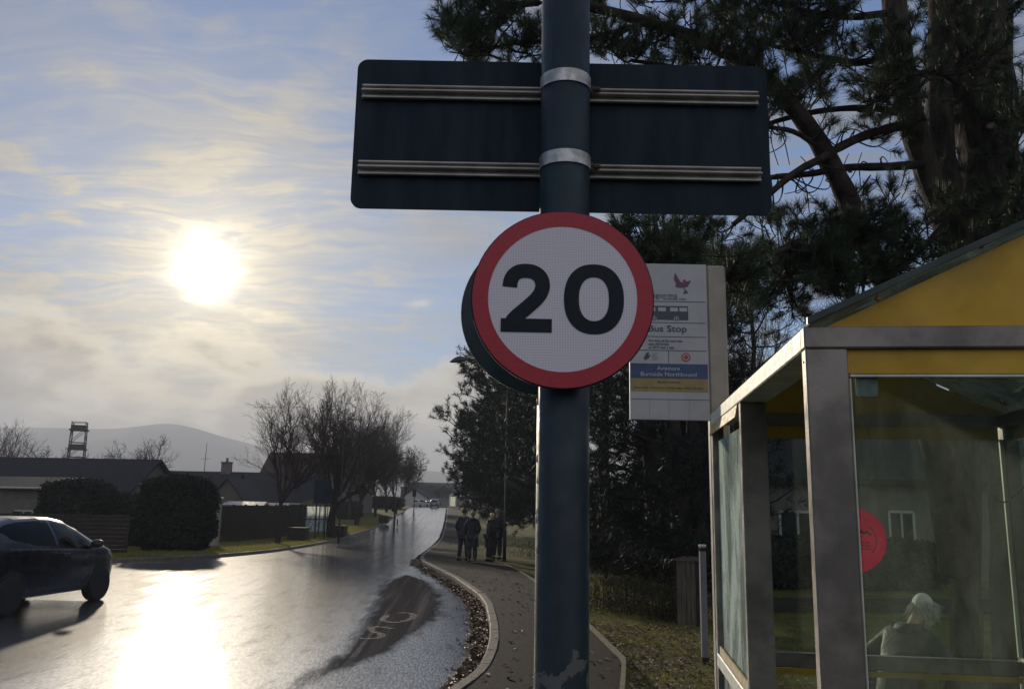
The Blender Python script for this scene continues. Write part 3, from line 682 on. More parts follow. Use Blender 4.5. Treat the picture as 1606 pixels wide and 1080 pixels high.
panel([(-.006, LM + .06, ZB - .055), (-.006, LN + .004, ZB - .055), (.004, LN + .004, ZB - .002), (.004, LM + .06, ZB - .002)], .006, 'yellow_strip', M_YWORN)
glaze((W - .03, LN * .5 + .03, 0), (W - .03, LN - .095, 0), G_BACK, TOPZ); glaze((W - .03, PT + .005, 0), (W - .03, LN * .5 - .03, 0), G_BACK, TOPZ)
panel([(W - .052, PT + .01, ZB - SY), (W - .052, LN - .095, ZB - SY), (W - .052, LN - .095, ZB - .001), (W - .052, PT + .01, ZB - .001)], .008, 'yellow_strip', M_YWORN)
beam((W - .04, LN - .095, 1.01), (W - .04, PT, 1.01), .08, .05, 'rail', M_FRAME2)
# slim bright post beading at the far right corner
mb = MB(); mb.bbox((W - .10, LN - .055, (1.07 + ZB - SY) / 2), (.02, .02, ZB - SY - 1.07), .003); mb.bbox((W - .10, LN - .055, .55), (.02, .02, .8), .003); mb.build('glazing_bead', M_FRAME2, sh)
# pink sticker on the far glass, a pale label on the near glass, a hanging cable
def loc(px, py, yl):
    """pixel -> local x, z on the upright plane y = yl of the shelter"""
    d = ray(px, py); e1 = Vector((math.sin(AX), math.cos(AX), 0)); o0 = Vector(SH0) + e1 * yl
    q = CAM + d * ((o0 - CAM).dot(e1) / d.dot(e1)); r_ = q - o0
    return r_.x * math.cos(AX) - r_.y * math.sin(AX), r_.z
M_PINK = mat('pink_vinyl', (.80, .030, .25), .45, .06, 20, transl=.6)
cx, cz = loc(1338, 846, LN - .026); ex_, _ = loc(1390, 846, LN - .026); rr = ex_ - cx
mb = MB(); mb.lathe([(.0001, 0), (rr, 0), (rr, .0015), (.0001, .0015)], (cx, LN - .0285, cz), 40, 'Y', 0)
yv = LN - .0295
def ring(cx_, cz_, ra, rb, a0, a1, mi, sx=1.0): mb.grid([[(cx_ + q * sx * math.cos(a), yv, cz_ + q * math.sin(a)) for q in (ra, rb)] for a in np.linspace(R(a0), R(a1), 24)], mi)
ring(cx + .06, cz + .0, .07, .076, -60, 70, 1, .75)
for dz in (-.012, -.028, -.044): mb.box((cx + .055, yv, cz + dz), (.055, .001, .004), mi=1)
mb.prism([(.02, .03), (.045, .05), (.06, .042), (.075, .05), (.10, .028), (.09, .022), (.075, .036), (.06, .03), (.045, .036), (.035, .022)], (cx - .005, yv, cz), (1, 0, 0), (0, 0, 1), .001, 1)
st = mb.build('sticker', [M_PINK, mat('sticker_print', (.10, .012, .03), .5)]); st.parent = sh; st['label'] = 'bright pink round sticker'
x0, z0 = loc(1340, 583, .03); x1, z1 = loc(1377, 622, .03)
mb = MB(); mb.prism(rrect(abs(x1 - x0), abs(x1 - x0), abs(z1 - z0), .008), ((x0 + x1) / 2, .026, (z0 + z1) / 2), (1, 0, 0), (0, 0, 1), .001); mb.build('glass_label', mat('faded_label', (.14, .17, .18), .6, .3, 20), sh)
P = [];
for (px, py) in ((1556, 771), (1562, 783), (1570, 788), (1580, 786), (1588, 778), (1600, 770), (1615, 752)):
    x, z = loc(px, py, LN - .25); P.append((x, LN - .25, z))
mb = MB(); mb.tube(smoothed(P, 2), .004, 6); mb.build('cable', mat('black_cable', (.01, .01, .01), .5), sh)
# ------------------------------------------------------------------ trees
M_BARK = mat('pine_bark', (.070, .060, .050), .85, .45, 9, 1.0, 20, stretch=(1, 1, .3), spec=.2, col2=(.022, .018, .016), bdist=.06); M_LIMB = mat('limb_bark', (.030, .024, .021), .9, .4, 9, .6, 40, spec=.15)
M_BARKD = mat('dark_bark', (.035, .028, .026), .9, .35, 8, .8, 30, spec=.15)
M_TWIG = mat('bare_twigs', (.045, .034, .032), .85, .3, 8, spec=.15)
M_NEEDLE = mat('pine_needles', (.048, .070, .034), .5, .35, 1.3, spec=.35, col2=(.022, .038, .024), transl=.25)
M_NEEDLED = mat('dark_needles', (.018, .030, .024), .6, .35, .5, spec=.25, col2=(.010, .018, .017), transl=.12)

def needle_mesh(twigs, length, width, per, fwd=.75, up=.15):
    """needles standing off every twig; twigs = list of (start, direction, length)"""
    A = np.array([t[0] for t in twigs]); D = np.array([t[1] for t in twigs]); Lg = np.array([t[2] for t in twigs])
    n = len(A) * per; i = np.repeat(np.arange(len(A)), per)
    t = np.sqrt(RNG.uniform(.02, 1, n)); rnd = RNG.normal(0, 1, (n, 3)); d = D[i]
    side = rnd - d * (rnd * d).sum(1)[:, None]; side /= np.linalg.norm(side, axis=1)[:, None] + 1e-9
    nd = d * (fwd + RNG.uniform(-.3, .35, n))[:, None] + side; nd[:, 2] += up; nd /= np.linalg.norm(nd, axis=1)[:, None]
    base = A[i] + d * (Lg[i] * t)[:, None]; tip = base + nd * (length * RNG.uniform(.65, 1.1, n))[:, None]
    w = np.cross(nd, RNG.normal(0, 1, (n, 3))); w /= np.linalg.norm(w, axis=1)[:, None] + 1e-9; w *= width / 2
    V = np.stack([base - w, base + w, tip], 1).reshape(-1, 3)
    return V, np.arange(3 * n).reshape(-1, 3)
def tri_obj(name, V, F, m, parent, origin):
    me = bpy.data.meshes.new(name); V = V - np.array(origin); nv, nf = len(V), len(F)
    me.vertices.add(nv); me.vertices.foreach_set('co', V.astype(np.float32).ravel())
    k = F.shape[1]; me.loops.add(nf * k); me.loops.foreach_set('vertex_index', F.astype(np.int32).ravel())
    me.polygons.add(nf); me.polygons.foreach_set('loop_start', np.arange(0, nf * k, k, dtype=np.int32)); me.polygons.foreach_set('loop_total', np.full(nf, k, dtype=np.int32))
    me.update(calc_edges=True); me.materials.append(m); o = bpy.data.objects.new(name, me); COL.objects.link(o); o.parent = parent; return o
def wob(P, a):
    P = np.array(P, float); P[1:-1] += RNG.normal(0, a, P[1:-1].shape); return P
def unit(v): v = np.array(v, float); return v / (np.linalg.norm(v) + 1e-9)

# the big pine over the shelter: limbs follow what the photo shows, foliage grows from them
def hero_pine():
    Y0 = 9.2
    def path(pts): return np.array([tuple(at(x, y, Y)) for x, y, Y in pts])
    base = at(1520, 1090, Y0); base.z = float(grass_right(base.x, base.y)) 
    tree = thing('pine_tree', 'big many stemmed pine leaning over the bus shelter', 'tree', tuple(base))
    org = tuple(base)
    stems = []
    def stem(pts, r0, r1, name='stem'):
        P = smoothed(path(pts), 2); r = np.linspace(r0, r1, len(P)) * (1 + .06 * np.sin(np.arange(len(P)) * 2.1)); stems.append((P, r)); return P, r
    tA = stem([(1516, 1090, 9.2), (1514, 900, 9.2), (1513, 640, 9.2), (1512, 470, 9.2), (1498, 380, 9.2), (1462, 290, 9.1), (1428, 190, 9.0), (1410, 80, 9.0), (1398, -40, 9), (1390, -180, 9)], .155, .14)
    tB = stem([(1590, 1090, 9.7), (1590, 800, 9.7), (1580, 560, 9.7), (1560, 400, 9.6), (1548, 220, 9.5), (1532, 40, 9.5), (1525, -180, 9.5)], .20, .42)
    tD = stem([(1512, 420, 9.3), (1490, 330, 9.3), (1470, 200, 9.4), (1478, 60, 9.4), (1470, -120, 9.4)], .17, .14)
    lC = stem([(1500, 900, 9.1), (1470, 700, 8.9), (1425, 530, 8.7), (1392, 450, 8.6), (1362, 390, 8.5), (1330, 310, 8.4), (1288, 228, 8.3), (1246, 170, 8.2), (1192, 112, 8.1), (1118, 68, 8.0), (1020, 36, 7.9), (935, 12, 7.8), (850, 2, 7.8), (790, 12, 7.8)], .165, .025)
    limbs = [tA, tB, tD, lC]
    def limb(pts, r0, r1): L = stem(pts, r0, r1); limbs.append(L); return L
    limb([(1425, 180, 9), (1370, 168, 8.8), (1290, 172, 8.7), (1215, 190, 8.6), (1150, 215, 8.5)], .045, .02)
    limb([(1430, 195, 9), (1372, 206, 8.6), (1320, 228, 8.4), (1290, 248, 8.2), (1245, 270, 8.1), (1200, 310, 8.0), (1150, 352, 7.9)], .06, .025)
    limb([(1450, 258, 9), (1390, 262, 8.7), (1325, 262, 8.5), (1270, 274, 8.4), (1200, 278, 8.3), (1120, 300, 8.3)], .055, .02)
    limb([(1262, 200, 8.25), (1225, 152, 8.2), (1190, 138, 8.1), (1130, 128, 8.0), (1060, 105, 7.9), (990, 95, 7.9)], .045, .018)
    limb([(1345, 345, 8.45), (1300, 372, 8.3), (1240, 388, 8.2), (1160, 405, 8.0), (1080, 425, 7.9), (1030, 445, 7.9)], .05, .016)
    limb([(1380, 425, 8.5), (1420, 400, 8.6), (1440, 372, 8.7)], .035, .015)
    limb([(1240, 388, 8.2), (1215, 395, 6.8), (1180, 412, 5.8), (1145, 430, 5.2)], .03, .008)
    limb([(1192, 112, 8.1), (1120, 20, 8.2), (1090, -40, 8.3)], .035, .02)
    limb([(1300, 245, 8.3), (1250, 205, 8.2), (1205, 200, 8.1), (1150, 185, 8.0)], .035, .016)
    limb([(1015, 36, 7.9), (950, 55, 7.7), (880, 62, 7.6), (800, 68, 7.5), (730, 85, 7.5)], .03, .012)
    limb([(1400, 20, 9), (1320, 30, 8.7), (1230, 10, 8.5), (1150, -20, 8.4)], .05, .02)
    limb([(1405, 90, 9), (1340, 100, 8.6), (1270, 85, 8.4), (1200, 70, 8.3)], .045, .016)
    limb([(1545, 200, 9.3), (1580, 190, 8.6), (1620, 175, 8.2)], .05, .02)
    limb([(1548, 300, 9.3), (1570, 310, 8.5), (1600, 320, 8.1)], .05, .02)
    limb([(1500, 130, 9.2), (1470, 110, 8.5), (1420, 120, 8.2)], .05, .02)
    limb([(1480, 350, 9.1), (1440, 400, 8.8), (1390, 420, 8.5), (1330, 440, 8.3)], .04, .015)
    allP = np.vstack([P for P, r in limbs[3:]] + [P[len(P) // 2:] for P, r in limbs[:3]])
    for k, (P, r) in enumerate(stems):
        mb = MB(); rr = r
        mb.tube(P, rr, 12 if k < 4 else 7); ob = mb.build('trunk' if k < 3 else 'limb', M_BARK if k < 3 else M_LIMB, tree, org, smooth=True)
    # clusters of shoots: pixel box, depth range, count, shoots per cluster
    regs = [((700, 860, -10, 92), (7.3, 7.9), 34), ((925, 1195, 55, 96), (7.6, 8.2), 30), ((930, 1130, -15, 30), (7.8, 8.4), 10), ((1130, 1330, -20, 70), (8.0, 8.8), 34),
            ((1230, 1440, 50, 160), (8.0, 9.0), 36), ((1200, 1300, 130, 200), (8.0, 8.6), 8), ((1430, 1606, -20, 200), (9.3, 10.6), 46), ((1430, 1606, -20, 140), (8.2, 9.0), 12), ((1560, 1620, 120, 350), (7.8, 8.8), 24), ((1440, 1600, 200, 400), (9.3, 10.4), 30), ((1440, 1600, 300, 400), (8.4, 8.9), 8),
            ((1190, 1330, 340, 450), (7.8, 8.5), 26), ((1090, 1200, 385, 480), (7.7, 8.1), 20), ((960, 1110, 340, 440), (7.7, 8.1), 22), ((1300, 1480, 355, 440), (8.2, 8.9), 34), ((1225, 1330, 430, 500), (8.0, 8.6), 14), ((1125, 1205, 408, 465), (5.1, 5.7), 5), ((1370, 1440, 150, 215), (8.4, 8.9), 6), ((1330, 1420, 290, 330), (8.3, 8.7), 4), ((1215, 1290, 405, 440), (8, 8.5), 8)]
    twigs = []; mb = MB()
    for (x0, x1, y0, y1), (d0, d1), n in regs:
        for _ in range(n):
            c = np.array(at(random.uniform(x0, x1), random.uniform(y0, y1), random.uniform(d0, d1)))
            dd = np.linalg.norm(allP - c, axis=1); j = np.argsort(dd)[random.randint(0, 5)]; a = allP[j]
            v = c - a; L = np.linalg.norm(v)
            if L > 1.9:
                a = c - v / L * 1.5
            m_ = a + .5 * (c - a) + np.array((random.uniform(-.12, .12), random.uniform(-.12, .12), -.16 * min(L, 1.2)))
            P = smoothed([a, .6 * a + .4 * m_ + (0, 0, -.02), m_, .5 * m_ + .5 * c, c], 1); mb.tube(P, np.linspace(.014, .006, len(P)), 5, caps=False)
            g = unit(c - m_)
            for q in range(random.randint(5, 8)):
                dv = unit(g * random.uniform(.2, .9) + RNG.normal(0, .55, 3) + (0, 0, .38)); Lq = random.uniform(.16, .36)
                s0 = c + RNG.normal(0, .05, 3) - g * random.uniform(0, .25); e = s0 + dv * Lq
                mb.tube([s0, s0 + dv * Lq * .5 + (0, 0, -.02), e], [.006, .005, .004], 4, caps=False); twigs.append((s0 + dv * Lq * .25, dv, Lq * .75))
    # bare hooked twigs against the sky
    for (x0, x1, y0, y1) in ((1205, 1420, 185, 350), (1205, 1420, 185, 350), (1215, 1400, 260, 370), (940, 1180, 0, 70), (930, 1200, 60, 110), (1020, 1200, 380, 470), (1220, 1400, 400, 490)):
        for _ in range(17):
            c = np.array(at(random.uniform(x0, x1), random.uniform(y0, y1), random.uniform(7.9, 8.6)))
            j = np.argsort(np.linalg.norm(allP - c, axis=1))[random.randint(0, 3)]; a = allP[j]; v = c - a
            if np.linalg.norm(v) > 1.2: v *= 1.2 / np.linalg.norm(v)
            up = np.array((random.uniform(-.12, .12), random.uniform(-.1, .1), random.uniform(-.16, .2))); P = smoothed([a, a + v * .4 - up * .8, a + v * .8 - up * .4, a + v + up], 2); mb.tube(P, np.linspace(.010, .004, len(P)), 4, caps=False)
    mb.build('twigs', M_BARKD, tree, org)
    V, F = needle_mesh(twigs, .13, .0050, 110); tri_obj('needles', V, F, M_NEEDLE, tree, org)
hero_pine()

def pine(px_base, Y, Hh, rad, nb, label, crown0=.15, seed=0, name='pine_tree', group=None, tw=7, nl=.22, nw=.016, per=26, trunks=1, upc=.5, tr=.18, m=None, x=None, bias=(0, 0), loc_z=None):
    rs = np.random.default_rng(seed); random.seed(seed)
    X = at(px_base, 800, Y).x if x is None else x
    z = float(grass_right(X, Y)) if loc_z is None else loc_z
    tree = thing(name, label, 'tree', (X, Y, z), 0, group)
    bm_ = MB(); twigs = []
    for k in range(trunks):
        ox, oy = (0, 0) if trunks == 1 else (rs.normal(0, .5), rs.normal(0, .4)); lx, ly = rs.normal(0, .05, 2) * Hh * .5
        hk = Hh * (1 - .12 * k); zs = np.linspace(-.2, hk, 10)
        P = np.stack([ox + lx * (zs / hk) ** 1.5 + .08 * np.sin(zs * 1.1 + k), oy + ly * (zs / hk) ** 1.5 + .05 * np.cos(zs * 1.3), zs], 1)
        rr = tr * (1 - .85 * zs / hk).clip(.08, 1.1); rr[0] *= 1.3; tm = MB(); tm.tube(P, rr, 9); tm.build('trunk', m or M_BARKD, tree, smooth=True)
        for b in range(nb // trunks):
            f = crown0 + (1 - crown0) * (b + rs.uniform()) / (nb // trunks); zz = f * hk; a = rs.uniform(0, 6.283)
            prof = min(1, (1 - f) * 1.55 + .10) * min(1, .55 + 1.6 * max(0, f - crown0)); L = rad * prof * rs.uniform(.6, 1.12)
            o = np.array([np.interp(zz, zs, P[:, q]) for q in range(3)]); dv = np.array((math.cos(a) + bias[0], math.sin(a) + bias[1], 0)); dv /= np.linalg.norm(dv)
            sag = rs.uniform(-.05, .15); B = np.array([o + dv * L * t + np.array((0, 0, L * (-sag * t * 1.2 + (upc * t * t) * (.5 + f * .5)))) for t in np.linspace(0, 1, 6)]); B[1:] += rs.normal(0, .04 * L ** .5, (5, 3))
            bm_.tube(B, np.linspace(.022 + .012 * L, .01, 6), 5, caps=False)
            for q in range(int(tw * (.6 + .4 * L / rad)) + 1):
                t = rs.uniform(.25, 1) ** .8; s0 = np.array([np.interp(t, np.linspace(0, 1, 6), B[:, w]) for w in range(3)])
                dq = unit(dv * rs.uniform(.1, .9) + rs.normal(0, .5, 3) + (0, 0, .5)); Lq = rs.uniform(.35, .85) * (.5 + .25 * min(rad, 3)) * .8
                twigs.append((s0, dq, Lq)); s1 = s0 + dq * Lq * .6; d2 = unit(dq + rs.normal(0, .5, 3) + (0, 0, .25)); twigs.append((s1, d2, Lq * .6))
    bm_.build('crown', M_BARKD, tree)
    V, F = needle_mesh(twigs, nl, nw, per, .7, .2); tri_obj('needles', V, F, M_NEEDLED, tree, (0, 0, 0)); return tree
# the dark group between post and shelter, then the row running away along the grass
pine(1012, 17.0, 8.6, 2.3, 70, 'dark pine with several trunks standing right of the blue post', .06, 1, trunks=3, tr=.26, per=34, upc=.3, tw=9)
pine(1050, 16.2, 7.5, 2.0, 46, 'dark pine leaning beside the bus stop flag, thick scarred trunk', .14, 2, trunks=2, tr=.24, per=34, upc=.3, tw=9)
pine(965, 21, 9.5, 2.6, 64, 'dark pine just right of the blue post with branches to the grass', .05, 3, trunks=2, tr=.2, per=34, upc=.3, tw=9)
pine(1105, 22, 9.0, 2.6, 60, 'dark pine behind the flag, in front of the pale house wall', .34, 4, tr=.2, per=32, upc=.3, tw=9)
pine(1190, 26, 10.4, 2.6, 44, 'slender pine showing in the gap between flag and shelter roof', .35, 5, tr=.16, per=20, tw=5)
pine(915, 27, 10.5, 3.0, 66, 'pine standing directly behind the blue post', .05, 6, tr=.2, per=34, tw=9)
pine(845, 36, 11.2, 3.9, 90, 'tall bushy pine nearest the group of people', .12, 7, tr=.22, per=30, tw=9, nl=.26, nw=.024)
pine(798, 45, 11.8, 4.3, 110, 'tall dark pine with fingered branches reaching over the pavement', .13, 8, tr=.24, per=30, tw=10, nl=.3, nw=.03, bias=(-.12, 0), upc=.62)
pine(790, 58, 11.0, 4.2, 80, 'farther pine with low branches close to the road crest', .10, 9, tr=.24, per=26, tw=9, nl=.34, nw=.038)
pine(815, 52, 8, 2.8, 50, 'shorter pine between the taller ones along the grass', .12, 10, tr=.2, per=26, tw=8, nl=.32, nw=.034)
pine(772, 76, 12.0, 4.8, 80, 'farthest pine of the row beside the road crest', .06, 11, tr=.25, per=24, tw=8, nl=.42, nw=.05)
pine(875, 33, 9, 3.0, 60, 'pine hidden for the most part by the blue post and round sign', .10, 12, tr=.2, per=30, tw=8)

# bare broadleaf trees
def bare(px_base, Y, Hh, spread, label, seed, x=None, levels=5, r0=.17, first=.2, zf=grass_left, group=None, nchild=(3, 4), minr=.008, ns=3, twig=1.0, zoff=0, kink=.16):
    minr *= .62; rs = np.random.default_rng(seed); X = at(px_base, 800, Y).x if x is None else x; z = float(zf(X, Y)) + zoff
    tree = thing('bare_tree', label, 'tree', (X, Y, z), 0, group); tm = MB(); cm = MB()
    spread *= 1.0; nk = (10, 12, 9, 5)
    def grow(p, d, L, r, lev):
        n = 7 if lev < 2 else 4; P = [p]; dd = d.copy()
        for i in range(n):
            dd = unit(dd + rs.normal(0, kink * (.6 if lev == 0 else 1), 3) + np.array((0, 0, (.02, .10, .11, .08, .05)[lev]))); P.append(P[-1] + dd * L / n)
        P = np.array(P); rr = np.linspace(r, max(r * (.6 if lev == 0 else .22), minr * .7), n + 1)
        (tm if lev == 0 else cm).tube(P, rr, (9, 6, 4, 3, 3)[lev], caps=False)
        if lev >= min(levels - 2, 4): return
        q = nk[lev]
        for c in range(q):
            t = (.62 + .38 * (c + .5) / q) if lev == 0 else .22 + .76 * (c + rs.uniform(.1, .9)) / q
            o = np.array([np.interp(t, np.linspace(0, 1, n + 1), P[:, w]) for w in range(3)]); i = min(n - 1, int(t * n)); dl = unit(P[i + 1] - P[i])
            az = c * 2.4 + rs.uniform(-.5, .5); e1 = unit(np.cross(dl, (.3, .2, 1) if abs(dl[2]) < .9 else (1, .2, 0))); e2 = np.cross(dl, e1)
            ang = (rs.uniform(.35, .95) if lev == 0 else rs.uniform(.5, .95)) * spread
            if lev == 0 and c == q - 1: ang *= .3
            nd = unit(dl * math.cos(ang) + (e1 * math.cos(az) + e2 * math.sin(az)) * math.sin(ang))
            Lc = (Hh * (1 - first) * rs.uniform(.62, .95) * (1.0 if ang < .6 else .85)) if lev == 0 else L * (.58 - .30 * t) * rs.uniform(.7, 1.25)
            grow(o, nd, Lc, max(r * rs.uniform(.28, .42) if lev == 0 else rr[i] * .55, minr), lev + 1)
    grow(np.array((0, 0, -.15)), np.array((rs.normal(0, .04), 0, 1.0)), Hh * first * 1.5, r0, 0)
    # scale the crown to the height wanted
    allz = np.vstack(tm.V + cm.V)[:, 2].max(); k = Hh / allz
    for b in (tm, cm): b.V = [v * (k * .5 + .5 if False else k) for v in b.V]
    tm.build('trunk', M_BARKD, tree, smooth=True); cm.build('crown', M_TWIG, tree); return tree
bare(438, 48, 9.4, .80, 'bare spreading tree nearest on the far verge, left of the glass shelter', 21, levels=6, r0=.19, first=.26, minr=.011)
bare(523, 60, 11.6, .85, 'tallest bare tree, thick dark trunk right beside the far glass shelter', 22, levels=6, r0=.36, first=.20, minr=.016)
bare(560, 90, 13.5, .85, 'bare tree on the far verge beyond the glass shelter', 23, levels=6, r0=.30, first=.2, minr=.016)
bare(588, 112, 15, .85, 'bare tree with slim trunk farther up the verge', 24, levels=6, r0=.26, first=.2, minr=.019)
bare(548, 104, 14.2, .9, 'broad bare tree behind the verge trees', 25, levels=6, r0=.3, first=.22, minr=.02)
bare(622, 122, 12.4, .75, 'thin upright bare tree near the road crest', 26, levels=6, r0=.22, first=.25, minr=.024)
bare(626, 140, 10.5, .8, 'last bare tree before the traffic light', 27, levels=6, r0=.22, first=.2, minr=.028)
bare(606, 128, 11.0, .9, 'bare tree hidden behind others near the crest', 28, levels=6, r0=.22, first=.2, minr=.026)
bare(8, 62, 8.4, .85, 'bare tree at the far left above the bungalow roof', 29, levels=5, r0=.16, first=.3, minr=.014)
bare(75, 66, 6.6, 1.0, 'low bushy bare tree behind the bungalow left of the tower', 30, levels=6, r0=.12, first=.2, minr=.014)
bare(138, 58, 7.2, 1.05, 'crooked bare tree with one long upright bough right of the tower', 31, levels=5, r0=.16, first=.35, minr=.014, kink=.3)
bare(195, 60, 6.0, 1.1, 'flat topped bare tree over the bungalow gable', 32, levels=5, r0=.12, first=.35, minr=.014, kink=.25)
bare(1185, 30, 10.5, .9, 'fine twigged bare tree between flag and shelter roof', 33, levels=6, r0=.14, first=.25, minr=.008, zf=grass_right)

# hedges and bushes: many small leaves over a lumpy body
def bush(name, label, cat, c, size, m, n=5000, leaf=.05, rz=0, lump=.12, seed=0, box=True, group=None, z=None):
    rs = np.random.default_rng(seed); zz = z if z is not None else float(H(c[1]) + .1)
    t = thing(name, label, cat, (c[0], c[1], zz), rz, group); sx, sy, sz = size
    u = rs.uniform(-1, 1, (n, 3)); ax = rs.integers(0, 3, n); s = np.sign(rs.uniform(-1, 1, n)); e = 4.0 if box else 2.0
    q = u / (np.abs(u) ** e).sum(1)[:, None] ** (1 / e)
    lumpf = 1 + lump * (np.sin(q[:, 0] * 7 + seed) * np.cos(q[:, 1] * 6) + np.sin(q[:, 2] * 8 + q[:, 0] * 5)) * .7 + rs.normal(0, .035, n)
    P = q * lumpf[:, None] * np.array((sx / 2, sy / 2, sz / 2)) * rs.uniform(.86, 1.02, (n, 1)); P[:, 2] += sz / 2; P[:, 2] = np.maximum(P[:, 2], .03)
    a = rs.normal(0, 1, (n, 3)); a /= np.linalg.norm(a, axis=1)[:, None]; b = np.cross(a, rs.normal(0, 1, (n, 3))); b /= np.linalg.norm(b, axis=1)[:, None]
    k = leaf * rs.uniform(.6, 1.3, (n, 1)); V = np.stack([P - a * k, P + b * k * .6, P + a * k, P - b * k * .6], 1).reshape(-1, 3)
    tri_obj('leaves', V, np.arange(4 * n).reshape(-1, 4), m, t, (0, 0, 0))
    mb = MB(); uu = np.linspace(0, math.pi, 14); vv = np.linspace(0, 2 * math.pi, 28); G = []
    for p in uu:
        row = []
        for v in vv:
            d = np.array((math.sin(p) * math.cos(v), math.sin(p) * math.sin(v), math.cos(p))); d = d / (np.abs(d) ** e).sum() ** (1 / e) * .86
            d = d * (1 + lump * (math.sin(d[0] * 7 + seed) * math.cos(d[1] * 6) + math.sin(d[2] * 8 + d[0] * 5)) * .6)
            row.append((d[0] * sx / 2, d[1] * sy / 2, d[2] * sz / 2 + sz / 2))
        G.append(row)
    mb.grid(G); mb.build('inner_branches', M_BARKD, t, smooth=True); return t
M_HEDGE = mat('hedge_leaves', (.018, .028, .022), .7, .35, 1.5, spec=.15, col2=(.010, .016, .016), transl=.1)
M_DRYB = mat('dry_undergrowth', (.07, .065, .04), .8, .4, 3, spec=.2, col2=(.03, .035, .02), transl=.2)
# ------------------------------------------------------------------ across the road: hedges, fences, houses
def X(px, Y): return at(px, 800, Y).x
def Zp(px, py, Y): return at(px, py, Y).z
def gz(Y): return float(H(Y) + .12)
def hedge(p0, p1, top, Y, label, seed, th=1.6, n=9000):
    xa, xb = X(p0, Y), X(p1, Y); z = gz(Y); h = Zp((p0 + p1) / 2, top, Y) - z
    bush('hedge', label, 'hedge', ((xa + xb) / 2, Y + th / 2), (xb - xa, th, h), M_HEDGE, n, .075, 0, .05, seed, True, None, z)
    t = COL.objects[-1] if False else [o for o in bpy.data.objects if o.get('label') == label][0]; mb = MB(); rs = np.random.default_rng(seed)
    for _ in range(int(26 * (xb - xa))):
        x, y = rs.uniform(-.48, .48) * (xb - xa), rs.uniform(-.45, .45) * th; l = rs.uniform(.1, .42)
        mb.tube([(x, y, h * .93), (x + rs.normal(0, .05), y, h * .95 + l * .6), (x + rs.normal(0, .10), y, h * .95 + l)], [.008, .006, .003], 3, caps=False)
    mb.build('sprays', M_TWIG, t)
hedge(207, 326, 747, 34, 'tall clipped hedge left of the pale gate pillar', 1, n=16000)
hedge(46, 158, 752, 37, 'rounded dark hedge behind the timber fence above the car', 2, 2.2, 12000)
hedge(160, 205, 775, 38, 'lower bush between the two tall hedges', 3, 2, 5000)
hedge(526, 566, 786, 104, 'dark hedge behind the glass shelter', 4, 2, 5000)
hedge(572, 632, 778, 142, 'long dark hedge on the verge near the crest', 5, 3, 7000)
M_TIMB = mat('dark_timber', (.024, .019, .018), .8, .35, 5, .4, 40, stretch=(.4, .4, 5), spec=.25)
def board_fence(name, label, a, b, ht, horiz=True, zt=None):
    a, b = Vector(a), Vector(b); L = (b - a).length; rz = math.atan2(b.y - a.y, b.x - a.x); z = gz((a.y + b.y) / 2)
    t = thing(name, label, 'fence', (a.x, a.y, z), rz); mb = MB()
    if horiz:
        k = int(ht / .145)
        for i in range(k): mb.box((L / 2, random.uniform(-.008, .008), .08 + i * ht / k), (L, .022, ht / k - .014))
    else:
        k = int(L / .13)
        for i in range(k): mb.box(((i + .5) * L / k, (-.012, .012)[i % 2], ht / 2 + random.uniform(-.012, .012)), (L / k * .93, .02, ht))
    mb.build('boards', M_TIMB, t)
    for i in range(int(L / 2.2) + 1): q = MB(); q.bbox((min(L, i * 2.2), .07, ht / 2 + .03), (.1, .1, ht + .1), .01); q.build('fence_post', M_TIMB, t)
fz = lambda px, py, Y: Zp(px, py, Y) - gz(Y)
board_fence('timber_fence', 'dark horizontal board fence behind the hatchback', (X(-80, 30.5), 30.5), (X(206, 31), 31), fz(100, 806, 30.7))
board_fence('timber_fence', 'dark plank fence running from the gate pillar behind the nearest bare tree', (X(347, 47), 47), (X(480, 66), 66), fz(390, 791, 53), False)
Y = 42; t = thing('gate_pillar', 'pale rendered gate pillar with bright cap at the end of the hedge', 'pillar', (X(336, Y), Y, gz(Y))); h = fz(336, 782, Y)
M_REND = mat('pale_render', (.30, .29, .27), .8, .12, 3, .3, 60)
mb = MB(); mb.bbox((0, 0, h / 2), (.55, .55, h), .01); mb.build('shaft', M_REND, t)
mb = MB(); mb.add([(-.33, -.33, h), (.33, -.33, h), (.33, .33, h), (-.33, .33, h), (-.33, -.33, h + .07), (.33, -.33, h + .07), (.33, .33, h + .07), (-.33, .33, h + .07), (0, 0, h + .15)], [(3, 2, 1, 0), (0, 1, 5, 4), (1, 2, 6, 5), (2, 3, 7, 6), (3, 0, 4, 7), (4, 5, 8), (5, 6, 8), (6, 7, 8), (7, 4, 8)]); mb.build('cap', mat('wet_cap', (.4, .4, .4), .25, .1, 5), t)

